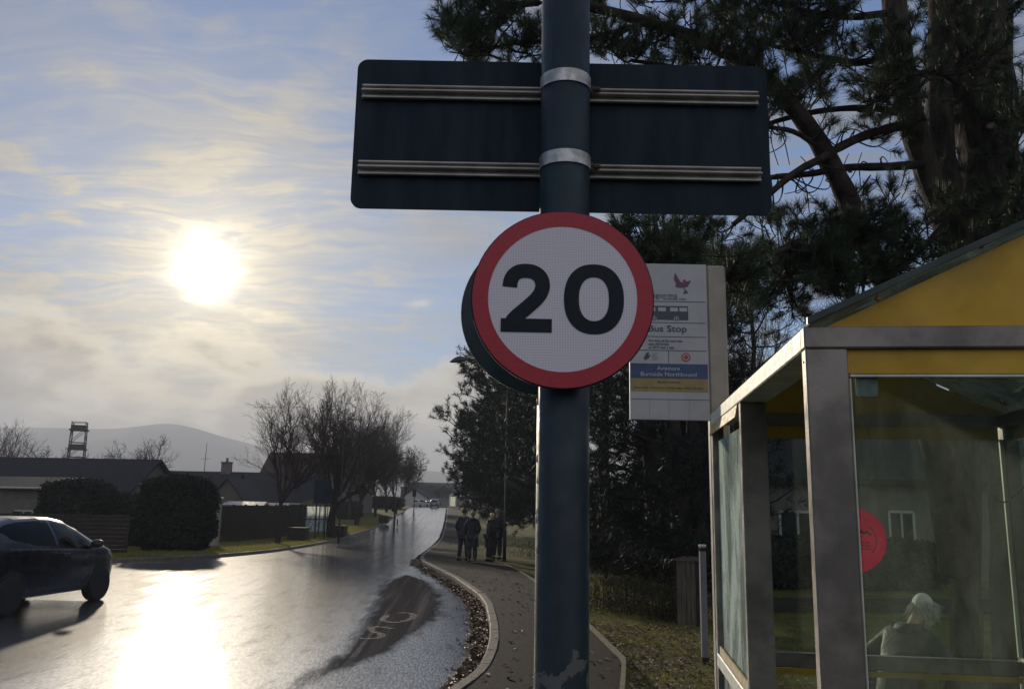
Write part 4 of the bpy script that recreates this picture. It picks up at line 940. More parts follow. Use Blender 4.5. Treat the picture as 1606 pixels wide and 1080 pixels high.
M_SLATE = mat('roof_tiles', (.022, .024, .028), .75, .3, 14, .8, 12, spec=.15); M_TILEB = mat('brown_roof_tiles', (.040, .024, .020), .8, .3, 14, .6, 12, spec=.15)
M_HARL = mat('harled_wall', (.22, .20, .19), .9, .12, 3, .5, 90); M_HARLD = mat('grey_harled_wall', (.13, .115, .11), .9, .12, 3, .5, 90)
M_WGLASS = mat('window_glass', (.01, .013, .016), .08, .2, 3); M_WFR = mat('white_window_frame', (.36, .36, .36), .4, .05, 5); M_DOOR = mat('house_door', (.06, .03, .025), .5, .2, 4)
def house(label, cx, cy, L, D, wh, rh, rz=0, z=None, roof=None, wall=None, chim=(), wins=(), door=None, over=.3, porch=None, name='house', cat='house'):
    """ridge along local x; wins: (x, z, w, h) on the face towards the road (local -y)"""
    z = gz(cy) if z is None else z; t = thing(name, label, cat, (cx, cy, z), rz)
    wall = wall or M_HARLD; roof = roof or M_SLATE; mb = MB()
    V = [(-L / 2, -D / 2, -.3), (L / 2, -D / 2, -.3), (L / 2, D / 2, -.3), (-L / 2, D / 2, -.3), (-L / 2, -D / 2, wh), (L / 2, -D / 2, wh), (L / 2, D / 2, wh), (-L / 2, D / 2, wh), (-L / 2, 0, wh + rh), (L / 2, 0, wh + rh)]
    mb.add(V, [(0, 1, 5, 4), (2, 3, 7, 6), (1, 2, 6, 9, 5), (3, 0, 4, 8, 7)]); mb.build('wall', wall, t)
    mb = MB(); sl = rh / (D / 2)
    for s in (-1, 1):
        ye = s * (D / 2 + over); ze = wh - over * sl + .02
        P = [(-L / 2 - over, ye, ze), (L / 2 + over, ye, ze), (L / 2 + over, 0, wh + rh + .02), (-L / 2 - over, 0, wh + rh + .02)]; Q = [(a, b, c + .12) for a, b, c in P]
        mb.add(P + Q, [(0, 1, 2, 3), (7, 6, 5, 4), (0, 4, 5, 1), (1, 5, 6, 2), (3, 2, 6, 7), (0, 3, 7, 4)])
    rf = mb.build('roof', roof, t)
    mb = MB()
    for s in (-1, 1) if porch is None else (): mb = MB(); mb.tube([(-L / 2 - over, s * (D / 2 + over + .05), wh - over * sl + .06), (L / 2 + over, s * (D / 2 + over + .05), wh - over * sl + .06)], .06, 8); mb.build('gutter', M_WFR, t)
    for x in chim:
        q = MB(); q.bbox((x, 0, wh + rh + .35), (.8, .55, 1.1), .02); q.bbox((x, 0, wh + rh + .93), (.92, .67, .08), .02); q.lathe([(.12, wh + rh + .95), (.10, wh + rh + 1.3)], (x, 0, 0), 10); q.build('chimney', wall, rf)
    for x, zz, w, h in wins:
        q = MB(); y = -D / 2 - .01
        for a, b, c, d in ((0, h / 2, w, .07), (0, -h / 2, w, .07), (-w / 2, 0, .07, h), (w / 2, 0, .07, h), (0, 0, .05, h)): q.box((x + a, y - .015, zz + b), (c, .05, d))
        f = q.build('window', M_WFR, t); g = MB(); g.box((x, y + .005, zz), (w - .05, .01, h - .05)); g.build('pane', M_WGLASS, f); g = MB(); g.box((x, y - .05, zz - h / 2 - .07), (w + .2, .14, .06)); g.build('sill', M_REND, f)
    if door:
        x = door; q = MB(); q.box((x, -D / 2 - .02, 1.02), (.95, .06, 2.04)); d = q.build('door', M_DOOR, t); q = MB(); q.box((x + .35, -D / 2 - .07, 1.0), (.12, .04, .03)); q.build('handle', M_STEEL, d)
    return t
# bungalow on the left, its gable end towards the road
Y = 50; xr = X(214, 47); rz_ = R(4)
house('long slate roofed bungalow at the left with a pale gable end', xr - 8.2, Y, 16, 7.4, 2.35, Zp(120, 722, Y) - gz(Y) - 2.35, R(-3), wins=((-5, 1.4, 1.6, 1.1), (0, 1.4, 1.6, 1.1), (5, 1.4, 1.2, 1.1)), door=2.4)
Y = 72; house('slate roofed cottage with chimney pots behind the tall hedge', X(282, Y), Y, 9.4, 6.5, 2.4, Zp(300, 741, Y) - gz(Y) - 2.4, R(2), chim=(-3.2, 3.6), wins=((-2, 1.4, 1.3, 1.1), (2, 1.4, 1.3, 1.1)), door=0)
Y = 66; house('small pale gable fronted house behind the plank fence', X(371, Y), Y, 5, 3.4, 1.9, Zp(371, 752, Y) - gz(Y) - 1.9, R(90), wins=())
Y = 78; house('low slate cottage behind the plank fence and the first bare tree', X(420, Y), Y, 9, 6.5, 2.4, Zp(420, 743, Y) - gz(Y) - 2.4, R(0), wins=((-2, 1.4, 1.3, 1.1), (2, 1.4, 1.3, 1.1)))
Y = 122; house('brown roofed two storey terrace behind the bare trees', X(497, Y), Y, 14.0, 9, 4.8, Zp(520, 712, Y) - gz(Y) - 4.8, R(-2), roof=M_TILEB, wins=((-5, 2.9, 1.3, 1.1), (-1, 2.9, 1.3, 1.1), (3, 2.9, 1.3, 1.1), (-5, 1.2, 1.3, 1.1), (3, 1.2, 1.3, 1.1)), door=0)
Y = 40; house('low shed with a thin bright roof edge at the far left', X(18, Y), Y + 2, 4.4, 3, Zp(18, 762, Y) - gz(Y), .4, R(-6), wall=M_HARLD, name='shed', cat='shed', wins=((.5, 1.2, .9, .7),))
M_FELT = mat('wet_felt_roof', (.10, .10, .10), .22, .2, 4, spec=.8)
for px, py, Yq, L_, lab in ((386, 789, 60, 2.6, 'low garden shed with a glaring wet roof behind the plank fence'), (431, 791, 70, 2.2, 'small shed roof glinting beside the first bare tree trunk'), (466, 791, 78, 2.6, 'flat shed roof just left of the far glass shelter'), (160, 793, 40, 2.2, 'garden shed with a sunlit roof glinting between the two tall hedges')):
    house(lab, X(px, Yq), Yq, L_, 2.0, Zp(px, py, Yq) - gz(Yq) - .22, .22, R(4), roof=M_FELT, wall=M_TIMB, name='shed', cat='shed', porch=0, over=.1)
# fire tower
def tower():
    Y = 88; x = X(110, Y); z = gz(Y); t = thing('lattice_tower', 'slim steel lattice tower with two platforms behind the bungalow', 'tower', (x, Y, z), R(20)); top = Zp(110, 662, Y) - z; w = .72; m = mat('tower_steel', (.05, .04, .045), .6, .2, 5)
    for sx in (-1, 1):
        for sy in (-1, 1): mb = MB(); mb.tube([(sx * w * 1.25, sy * w * 1.25, 0), (sx * w * .9, sy * w * .9, top)], .06, 6); mb.build('leg', m, t)
    mb = MB(); zs = np.linspace(top * .2, top * .94, 6)
    for a, b in zip(zs[:-1], zs[1:]):
        for s in (-1, 1):
            mb.tube([(-w, s * w, a), (w, s * w, b)], .03, 5); mb.tube([(s * w, -w, a), (s * w, w, b)], .03, 5); mb.tube([(-w, s * w, b), (w, s * w, b)], .03, 5); mb.tube([(s * w, -w, b), (s * w, w, b)], .03, 5)
    mb.build('bracing', m, t)
    for zz in (Zp(110, 704, Y) - z, Zp(110, 674, Y) - z):
        mb = MB(); mb.box((0, 0, zz), (2 * w + .3, 2 * w + .3, .12)); mb.box((0, -w, zz + .28), (2 * w, .04, .42)); mb.box((0, w, zz + .28), (2 * w, .04, .42)); mb.build('platform', m, t)
    mb = MB()
    for s in (-1, 1): mb.tube([(-w, s * w, top), (w, s * w, top)], .03, 5); mb.tube([(s * w, -w, top), (s * w, w, top)], .03, 5)
    mb.build('top_rail', m, t)
tower()
Y = 80; t = thing('aerial_mast', 'thin aerial mast rising behind the cottage roofs', 'mast', (X(314, Y), Y, gz(Y))); mb = MB(); h = Zp(314, 693, Y) - gz(Y); mb.tube([(0, 0, 0), (.05, 0, h * .6), (.1, 0, h)], [.045, .035, .02], 6); mb.build('mast_pole', M_BARKD, t); mb = MB(); mb.tube([(-.35, 0, h * .8), (.5, 0, h * .8)], .015, 5); mb.build('crossbar', M_BARKD, t)

# glass shelter over the road
def far_shelter():
    Y = 64; x0, x1 = X(474, Y), X(518, Y); z = gz(Y); L = x1 - x0; t = thing('bus_shelter', 'small bright glass bus shelter on the verge across the road', 'bus shelter', ((x0 + x1) / 2, Y, z)); D = 1.2; h = 2.25
    m = mat('shelter_paint', (.03, .032, .035), .5, .1, 5)
    for x in (-L / 2, 0, L / 2 - .45, L / 2):
        for y in (0, D): mb = MB(); mb.box((x, y, h / 2), (.06, .06, h)); mb.build('post', m, t)
    for k, (a, b) in enumerate(((-L / 2, 0), (0, L / 2 - .45), (L / 2 - .45, L / 2))):
        for za, zb_ in ((.25, 1.1), (1.18, 2.1)): mb = MB(); mb.box(((a + b) / 2, D, (za + zb_) / 2), (b - a - .07, .012, zb_ - za)); mb.build('glass_pane', G_LIT, t)
    mb = MB(); mb.box((0, D, 1.14), (L, .05, .06)); mb.build('rail', m, t)
    mb = MB(); mb.prism([(-L / 2 - .1, h), (L / 2 + .1, h), (L / 2 + .1, h + .08), (0, h + .55), (-L / 2 - .1, h + .08)], (0, -.15, 0), (1, 0, 0), (0, 0, 1), -(D + .3)); mb.build('roof', mat('ochre_roof', (.16, .12, .05), .6, .2, 4), t)
G_LIT = m_glass('sunlit_glass', .70, (.85, .9, .87), 6, .8, (.5, .52, .5), (.85, .88, .84))
far_shelter()
# board on legs in front of it
Y = 57; t = thing('notice_board', 'tall dark board on two legs standing before the far glass shelter', 'sign', (X(504, Y), Y, gz(Y)), R(-4)); zt_, zb_ = fz(504, 752, Y), fz(504, 789, Y); w = X(517, Y) - X(490, Y)
mb = MB(); mb.bbox((0, 0, (zt_ + zb_) / 2), (w, .06, zt_ - zb_), .01); mb.build('board', M_SIGNBACK, t)
for s in (-.28, .28): mb = MB(); mb.lathe([(.045, 0), (.045, zt_ - .1)], (s * w - .05, .07, 0), 8); mb.build('leg', M_SIGNBACK, t)
M_PLANT = mat('planter_timber', (.030, .024, .024), .8, .3, 6, .4, 40)
for px, py, Y, w, lab in ((470, 843, 55, 1.15, 'dark timber planter left of the far glass shelter'), (534, 830, 62, .95, 'dark timber planter right of the far glass shelter'), (603, 803, 96, 1.0, 'dark planter farthest up the verge')):
    t = thing('planter', lab, 'planter', (X(px, Y), Y, gz(Y)), R(-8), 'timber planters on the verge'); mb = MB(); h = .75
    for k in range(4): mb.bbox((0, 0, .06 + h * (k + .5) / 4), (w + .012 * (k % 2), .8 + .012 * (k % 2), h / 4 - .012), .01)
    mb.build('trough', M_PLANT, t); mb = MB(); mb.box((0, 0, h + .03), (w + .08, .88, .05)); mb.build('rim', M_PLANT, t)
    for s in (-.3, .3): mb = MB(); mb.box((s * w, 0, .03), (.1, .7, .06)); mb.build('foot', M_PLANT, t)
# slender posts on the verge
for px, py, Y, h, lab in ((619, 810, 88, 1.9, 'short sign post on the far verge'), (624, 805, 90, .7, 'stubby marker post next to the sign post')):
    t = thing('marker_post', lab, 'post', (X(px, Y), Y, gz(Y))); mb = MB(); mb.lathe([(.07, 0), (.07, h), (.03, h + .05)], n=8); mb.build('shaft', M_BARKD, t)
    if h > 1: mb = MB(); mb.bbox((0, -.09, h - .2), (.55, .03, .4), .01); mb.build('plate', M_SIGNBACK, t)

# street lamps
M_LAMPP = mat('lamp_column', (.03, .035, .04), .7, .15, 4, spec=.2); M_LAMPH = mat('lamp_hood', (.04, .045, .05), .5, .15, 8, metal=.3); M_LAMPB = mat('lamp_bowl', (.09, .095, .10), .3, .1, 8)
def lamp(xb, Y, h, arm, side, label, z):
    t = thing('street_lamp', label, 'street lamp', (xb, Y, z), 0, 'street lamps along the road'); mb = MB(); mb.lathe([(.065, -.1), (.065, 1.1), (.042, 1.15), (.034, h)], n=12); mb.build('column', M_LAMPP, t, smooth=True)
    mb = MB(); mb.tube(smoothed([(0, 0, h - .05), (side * arm * .1, 0, h + .12), (side * arm * .6, 0, h + .16), (side * arm, 0, h + .14)], 2), .028, 8); mb.build('arm', M_LAMPP, t)
    G1, G2 = [], []
    for u in np.linspace(0, 1, 14):
        w = .15 * math.sin(math.pi * min(1, u * .92 + .05)) ** .8 + .015; hh = .15 * math.sin(math.pi * min(1, .1 + .88 * u)) ** .9 + .01; x = side * (arm - .06 + u * .66)
        G1.append([(x, w * math.cos(a), h + .13 + hh * math.sin(a) - .10 * u * u) for a in np.linspace(0, math.pi, 12)]); G2.append([(x, w * .93 * math.cos(a), h + .13 - .10 * u * u + hh * .55 * math.sin(a)) for a in np.linspace(0, -math.pi, 12)])
    mb = MB(); mb.grid(G1); hd = mb.build('lamp_hood', M_LAMPH, t, smooth=True); mb = MB(); mb.grid(G2); mb.build('lamp_bowl', M_LAMPB, hd, smooth=True)
q = at(736, 563, 32.0); lamp(q.x + 1.5, 32.0, q.z - grass_right(q.x, 32.) - .13, 1.65, -1, 'street lamp whose arm reaches out from behind the round sign', float(grass_right(q.x + 1.35, 32.)))
for px, py, Y, lab in ((565, 677, 53, 'street lamp with glinting head among the bare trees'), (639, 719, 84, 'street lamp arm clear against the sky right of the bare trees'), (662, 736.5, 128, 'farthest street lamp near the traffic light')):
    q = at(px, py, Y); lamp(q.x - 1.0, Y, q.z - gz(Y) - .13, 1.0, 1, lab, gz(Y))
# traffic light at the crest
Y = 146; x = X(649, Y); z = gz(Y); t = thing('traffic_light', 'dark traffic light on a pole at the road crest', 'traffic light', (x, Y, z)); k = Zp(649, 778, Y) - z; mb = MB(); mb.lathe([(.07, 0), (.07, k + .6)], n=8); mb.build('pole', M_BARKD, t)
mb = MB(); mb.bbox((0, -.12, k + .55), (.62, .06, 1.25), .04); mb.build('backing_board', M_SIGNBACK, t); mb = MB(); mb.bbox((0, -.2, k + .55), (.34, .12, 1.0), .03)
for s in (-.32, 0, .32): mb.lathe([(.12, -.42), (.12, -.26)], (0, 0, k + .55 + s), 10, 'Y')
mb.build('lamp_housing', M_SIGNBACK, t)

# far beyond the crest
def small_house(px, py_top, Y, w, label, rz=0, roof=None, wall=None):
    z = gz(Y); top = Zp(px, py_top, Y) - z; house(label, X(px, Y), Y, w, 7, top * .55, top * .45, rz, z, roof, wall, wins=((-w * .25, top * .3, 1.2, 1.1), (w * .25, top * .3, 1.2, 1.1)))
small_house(668, 764, 230, 13, 'distant pale house beyond the crest, left of the dark vehicle', R(10))
small_house(688, 762, 260, 16, 'distant dark roofed house straight beyond the road crest', R(-5), wall=M_HARLD)
small_house(680, 757, 330, 20, 'farthest grey roofed house below the blue hill', R(8), wall=M_HARLD)
small_house(656, 768, 205, 8, 'low white walled building beside the traffic light', R(80), wall=M_WFR)
small_house(704, 759, 250, 9, 'distant house with pale gable by the pines', R(85))
for i, (px, Y, h, lab) in enumerate(((694, 230, 4.6, 'round dark tree beyond the crest'), (677, 240, 5.0, 'dark tree among the distant houses'), (664, 280, 6.5, 'dark tree left among the distant houses'), (700, 300, 8, 'dark tree right among the distant houses'))):
    z = gz(Y); bush('distant_tree', lab, 'tree', (X(px, Y), Y), (h * 1.1, h, h * 1.3), M_HEDGE, 2500, .3, 0, .2, 40 + i, False, None, z)
Y = 150; t = thing('bus_shelter', 'distant pale little shelter on the pavement at the crest', 'bus shelter', (X(709, Y), Y, float(H(Y) + .1))); mb = MB()
for x in (-.55, .55):
    for y in (0, 2): mb.box((x, y, 1.1), (.07, .07, 2.2))
mb.build('frame', M_FRAME2, t); mb = MB(); mb.box((-.55, 1, 1.2), (.02, 1.9, 1.7)); mb.box((.55, 1, 1.2), (.02, 1.9, 1.7)); mb.box((0, 2, 1.2), (1.0, .02, 1.7)); mb.build('glass_pane', G_LIT, t)
mb = MB(); mb.prism([(-.65, 2.2), (.65, 2.2), (0, 2.65)], (0, -.1, 0), (1, 0, 0), (0, 0, 1), -2.2); mb.build('roof', M_FRAME2, t)

# ------------------------------------------------------------------ right: house, timber bin store, post, undergrowth
Y = 24; xa, xb = X(1064, Y), X(1660, Y); z = float(grass_right(xa, Y)); wh = Zp(1090, 742, Y) - z
hw = house('grey harled house behind the pines and the shelter', (xa + xb) / 2, Y + 3.5, xb - xa, 7, wh, 2.6, 0, z, wall=M_HARLD, porch=0, wins=(((X(1412, Y) - (xa + xb) / 2), Zp(1412, 838, Y) - z, .68, 1.25), ((X(1250, Y) - (xa + xb) / 2), Zp(1250, 838, Y) - z, 1.0, 1.25)))
Y = 15.2; xa = X(1059, Y); z = float(grass_right(xa, Y)); t = thing('timber_bin_store', 'weathered plank bin store on the grass behind the grey post', 'bin store', (xa, Y, z), R(-20)); mb = MB(); h = Zp(1070, 879, Y) - z
for k in range(4): mb.box((.04 + k * .085, 0, h / 2), (.08, .025, h + .012 * (k % 2)))
mb.build('front_planks', mat('weathered_planks', (.10, .085, .065), .85, .3, 6, .5, 50, stretch=(5, 5, .5)), t); mb = MB()
for k in range(6): mb.box((.345, .05 + k * .16, h / 2), (.025, .15, h))
mb.build('side_planks', M_TIMB, t); mb = MB(); mb.box((.17, .48, h + .015), (.42, 1.05, .03)); mb.build('lid', MATS['weathered_planks'], t)
mb = MB()
for k in range(6): mb.box((-.005, .05 + k * .16, h / 2), (.02, .15, h))
mb.build('side_planks', M_TIMB, t)
q = at(1105, 1008, 11.6); z = float(grass_right(q.x, q.y)); t = thing('marker_post', 'slim grey post with pale cap on the grass left of the shelter', 'post', (q.x, 11.6, z)); h = Zp(1105, 857, 11.6) - z
mb = MB(); mb.bbox((0, 0, h / 2), (.082, .082, h), .006); mb.build('shaft', mat('grey_post', (.16, .16, .18), .6, .1, 6), t); mb = MB(); mb.bbox((0, 0, h + .015), (.09, .09, .03), .008); mb.build('cap', M_FRAME2, t); mb = MB(); mb.bbox((0, 0, h - .035), (.086, .086, .05), .004); mb.build('dark_band', M_BARKD, t); mb = MB(); mb.bbox((0, 0, .04), (.088, .088, .09), .004); mb.build('dark_band', M_BARKD, t)
dr = [(3.9, 17.2), (9, 16.6), (9, 19.6), (4.0, 19.4)]; mb = MB(); G = [[(4.0 + i * 1.0, 16.9 + j * .35 + .1 * i * 0, 0) for j in range(8)] for i in range(14)]; G = np.array(G); G[:, :, 2] = grass_right(G[:, :, 0], G[:, :, 1]) + .03; mb.grid(G); tag(mb.build('path', M_PAVE, smooth=True), kind='structure')
for k in bpy.data.objects['path'].data.polygons: pass
bpy.data.objects['path'].data.flip_normals() if bpy.data.objects['path'].data.polygons[0].normal.z < 0 else None
def scrub(label, px, Y, w, h, n, seed, dens=.5):
    """upright dry stems and leaves round a trunk"""
    rs = np.random.default_rng(seed); x0 = X(px, Y); z = float(grass_right(x0, Y)); t = thing('undergrowth', label, 'shrub', (x0, Y, z)); mb = MB()
    for k in range(n):
        x, y = rs.normal(0, w, 2) * (1, .5); hh = h * rs.uniform(.4, 1.1); l = rs.normal(0, .22, 2) * hh
        mb.tube([(x, y, -.03), (x + l[0] * .3, y + l[1] * .3, hh * .5), (x + l[0], y + l[1], hh)], [.006, .004, .002], 3, caps=False)
    mb.build('stems', M_DRYB, t); k = n * 12; P = np.c_[rs.normal(0, w, (k, 1)), rs.normal(0, w * .5, (k, 1)), np.abs(rs.normal(0, h * .42, (k, 1)))]
    a = rs.normal(0, 1, (k, 3)); b = rs.normal(0, 1, (k, 3)); V = np.stack([P, P + a * .03, P + b * .03], 1).reshape(-1, 3); tri_obj('leaves', V, np.arange(3 * k).reshape(-1, 3), M_DRYB, t, (0, 0, 0))
scrub('dry undergrowth round the dark pine trunks', 1010, 16.6, .55, .9, 130, 1); scrub('dry undergrowth beside the blue post', 950, 17.8, .5, .8, 90, 2); scrub('dry undergrowth left of the grey post', 1058, 15.8, .3, .7, 60, 3)
scrub('scrubby growth under the pine row behind the people', 855, 37, 1.0, .8, 90, 4)
bush('bush', 'dark evergreen bush in front of the grey house', 'bush', (X(1085, 20.5), 20.5), (2.4, 1.5, 1.75), M_HEDGE, 5000, .06, 0, .15, 51, False, None, float(grass_right(5, 20.5)))
bush('bush', 'dark bush among the pine trunks right of the post', 'bush', (X(975, 24), 24), (3.4, 2.0, 2.6), M_HEDGE, 6000, .07, 0, .18, 52, False, None, float(grass_right(3, 24)))
bush('hedge', 'long dark hedge seen through the shelter', 'hedge', (X(1300, 21), 21.5), (6.5, 1.2, 1.25), M_HEDGE, 9000, .06, 0, .05, 53, True, None, float(grass_right(9, 21)))

# ------------------------------------------------------------------ hills
def hill(name, prof, Y, m, depth=600):
    mb = MB(); P = smoothed(prof, 2); G = []
    for px, py in P:
        p = at(px, py, Y); k = p.z
        G.append([(p.x * (1 - .12), Y - 600, -4), (p.x * .95, Y - 270, k * .45 + 6 * math.sin(px * .05)), (p.x, Y, k), (p.x * 1.1, Y + depth, k * .3)])
    mb.grid(G); o = mb.build(name, m, smooth=True); tag(o, kind='structure'); return o
M_MOOR = mat('moorland', (.055, .05, .042), .95, .3, .004, 0, spec=.05)
hill('hills', [(-700, 690), (-400, 668), (-200, 680), (-60, 672), (30, 670), (110, 671), (180, 673), (225, 667), (262, 663), (300, 669), (340, 682), (380, 692), (430, 706), (500, 722), (600, 745), (700, 775)], 2300, M_MOOR)
hill('hills', [(300, 780), (420, 750), (520, 725), (600, 728), (655, 735), (690, 740), (740, 742), (800, 735), (900, 730), (1050, 745), (1300, 720), (1700, 730)], 2100, M_MOOR)
# ------------------------------------------------------------------ vehicles
M_TYRE = mat('tyre_rubber', (.012, .012, .013), .8, .2, 20, .2, 80); M_RIM = mat('alloy_rim', (.40, .41, .43), .35, .1, 10, metal=.5)
M_CGLASS = None
def m_cglass():
    m = bpy.data.materials.new('car_window_glass'); m.use_nodes = True; t = NT(m.node_tree)
    lw = t.n('ShaderNodeLayerWeight', i={'Blend': .25}).outputs['Fresnel']; tr = t.n('ShaderNodeBsdfTransparent', i={0: (.34, .38, .37, 1)}); gl = t.n('ShaderNodeBsdfGlossy', i={'Roughness': .03})
    t.n('ShaderNodeOutputMaterial', i={0: t.n('ShaderNodeMixShader', i={0: lw, 1: tr.outputs[0], 2: gl.outputs[0]}).outputs[0]}); return m
M_CGLASS = m_cglass(); M_BLKPL = mat('black_plastic', (.012, .012, .014), .55, .2, 10); M_LAMPC = mat('headlamp_lens', (.35, .36, .38), .12, .1, 5); M_TAIL = mat('tail_lamp_lens', (.30, .015, .015), .2, .1, 5); M_SEAT = mat('seat_cloth', (.02, .02, .022), .9, .2, 10)
class Car:
    def __init__(s, label, loc, heading, paint, L=3.95, Wd=1.76, prof=None, belt=None, group=None, detail=True, name='parked_car', cat='car'):
        s.xs = np.array([-1.0, -.985, -.95, -.86, -.70, -.45, -.15, .05, .22, .38, .56, .70, .82, .90, .95, .98, 1.0]) * L / 2
        s.zt = np.array(prof or [.62, .92, 1.10, 1.33, 1.45, 1.52, 1.535, 1.52, 1.47, 1.33, 1.10, 1.01, .94, .86, .78, .66, .50])
        s.zb = np.array(belt or [.60, .88, .98, 1.02, 1.03, 1.02, .99, .97, .955, .94, .93, .925, .88, .80, .72, .60, .46]); s.zb = np.minimum(s.zb, s.zt - .03)
        s.hw = np.interp(s.xs, np.array([-1, -.97, -.85, -.4, .4, .75, .9, .97, 1]) * L / 2, np.array([.74, .82, .93, 1, 1, .95, .84, .70, .58]) * Wd / 2)
        s.t = thing(name, label, cat, loc, heading, group); s.paint = paint; s.L = L; s.W = Wd
        s.body()
        if detail: s.fit()
        s.wheels()
    def sec(s, x):
        zt, zb, hw = (np.interp(x, s.xs, q) for q in (s.zt, s.zb, s.hw)); gh = np.clip((zt - zb) / .5, 0, 1)
        rin = .96 - .30 * gh; zs = .23 + .05 * max(0, abs(x) / (s.L / 2) - .8) * 5
        P = [(hw * .90, zs), (hw * .965, zs + .10), (hw * 1.0, zs + .30), (hw * 1.0, zb - .12), (hw * .975, zb), (hw * (.975 + (rin - .975) * .55), zb + (zt - zb) * .52), (hw * rin, zt - .085 * gh - .012), (hw * (rin - .10), zt - .03 * gh - .004), (hw * .45, zt - .004), (0, zt)]
        return np.array(P)
    def pt(s, x, t, off=0, side=-1):
        """side: -1 right of the car (local -y)"""
        def f(x, t): P = s.sec(x); k = np.arange(len(P)); return np.array((x, side * np.interp(t, k, P[:, 0]), np.interp(t, k, P[:, 1])))
        p = f(x, t)
        if off:
            a = f(x + .02, t) - f(x - .02, t); b = f(x, min(t + .05, 9)) - f(x, max(t - .05, 0)); n = np.cross(a, b) * (1 if side < 0 else -1); n /= np.linalg.norm(n) + 1e-9; 
            if n[1] * side < -.2 or (abs(n[1]) < .2 and n[2] < 0): n = -n
            p = p + n * off
        return p
    def body(s):
        X_ = np.unique(np.r_[s.xs, np.linspace(-s.L / 2, s.L / 2, 60)]); mb = MB(); tt = np.arange(0, 9.01, .5)
        for side in (-1, 1): mb.grid([[s.pt(x, t, 0, side) for t in tt] for x in X_])
        for x in (X_[0], X_[-1]):
            ring = [s.pt(x, t, 0, -1) for t in tt] + [s.pt(x, t, 0, 1) for t in tt[::-1]]; mb.add(ring, [tuple(range(len(ring)))])
        mb.grid([[s.pt(x, 0, 0, -1), s.pt(x, 0, 0, 1)] for x in X_])
        s.b = mb.build('body', s.paint, s.t, smooth=True)
    def patch(s, outline, off, name, m, side, n=14, parent=None):
        """outline: (x, t_low, t_high) stations"""
        o = np.array(outline); xx = np.linspace(o[0, 0], o[-1, 0], n); G = []
        for x in xx:
            lo, hi = np.interp(x, o[:, 0], o[:, 1]), np.interp(x, o[:, 0], o[:, 2]); G.append([s.pt(x, lo + (hi - lo) * k / 5, off, side) for k in range(6)])
        mb = MB(); mb.grid(G); return mb.build(name, m, parent or s.t, smooth=True)
    def fit(s):
        k = s.L / 3.95
        for side in (-1, 1):
            s.patch([(-1.42 * k, 5.55, 5.6), (-1.2 * k, 4.6, 6.15), (-.7 * k, 4.2, 6.3), (-.13 * k, 4.15, 6.3)], .004, 'rear_window', M_CGLASSD, side)
            s.patch([(-.06 * k, 4.15, 6.3), (.35 * k, 4.12, 6.2), (.75 * k, 4.15, 5.6), (1.0 * k, 4.2, 4.3)], .004, 'front_window', M_CGLASSL, side)
            w = s.patch([(-1.30 * k, 3.86, 4.0), (1.0 * k, 3.9, 4.02)], .006, 'belt_trim', mat('belt_highlight', (.20, .21, .23), .3, .1, 3, metal=.5), side, 20)  # highlight along the belt line put into the trim's bright colour
            # door: its shut lines and a handle
            mb = MB()
            for x in (-.10 * k, 1.02 * k): mb.grid([[s.pt(x + dx, t, .003, side) for dx in (0, .012)] for t in np.arange(.8, 4.01, .4)])
            mb.build('door_seam', M_BLKPL, s.t); p = s.pt(.08 * k, 3.35, .02, side); mb = MB(); mb.bbox(p, (.2, .03, .035), .008); mb.build('door_handle', s.paint, s.t)
            p = s.pt(.86 * k, 4.25, .0, side); mb = MB(); u = np.linspace(0, math.pi, 8); v = np.linspace(0, 2 * math.pi, 12)
            mb.grid([[(p[0] + .085 * math.sin(a) * math.cos(b), p[1] + side * (.13 + .12 * math.cos(a)), p[2] + .07 + .075 * math.sin(a) * math.sin(b)) for b in v] for a in u]); mb.tube([(p[0], p[1], p[2]), (p[0], p[1] + side * .06, p[2] + .05)], .025, 6); mb.build('wing_mirror', M_BLKPL, s.t, smooth=True)
            s.patch([(1.45 * k, 3.5, 4.3), (1.62 * k, 3.2, 4.4), (1.80 * k, 2.9, 4.3)], .006, 'headlight', M_LAMPC, side)
            s.patch([(-1.96 * k, 2.6, 4.2), (-1.8 * k, 2.9, 4.4), (-1.66 * k, 3.4, 4.0)], .006, 'tail_light', M_TAIL, side)
            s.patch([(-1.05 * k, .25, .9), (.98 * k, .25, .9)], .006, 'sill_trim', M_BLKPL, side)
        mb = MB(); mb.grid([[s.pt(x, t, .004, sd) for sd, t in [(-1, q) for q in np.arange(7, 9.1, .5)] + [(1, q) for q in np.arange(8.5, 6.9, -.5)]] for x in np.linspace(.48 * k, 1.05 * k, 8)]); mb.build('windscreen', M_CGLASSD, s.t, smooth=True)
        mb = MB(); mb.grid([[s.pt(x, t, .004, sd) for sd, t in [(-1, q) for q in np.arange(7, 9.1, .5)] + [(1, q) for q in np.arange(8.5, 6.9, -.5)]] for x in np.linspace(-1.88 * k, -1.45 * k, 8)]); mb.build('rear_screen', M_CGLASSD, s.t, smooth=True)
        mb = MB(); mb.bbox((s.L / 2 - .0, 0, .50), (.03, .9, .16), .01); mb.build('grille', M_BLKPL, s.t); mb = MB(); mb.bbox((-s.L / 2 - .008, 0, .62), (.02, .52, .11), .003); mb.build('number_plate', mat('yellow_plate', (.5, .4, .06), .5, .05, 5), s.t)
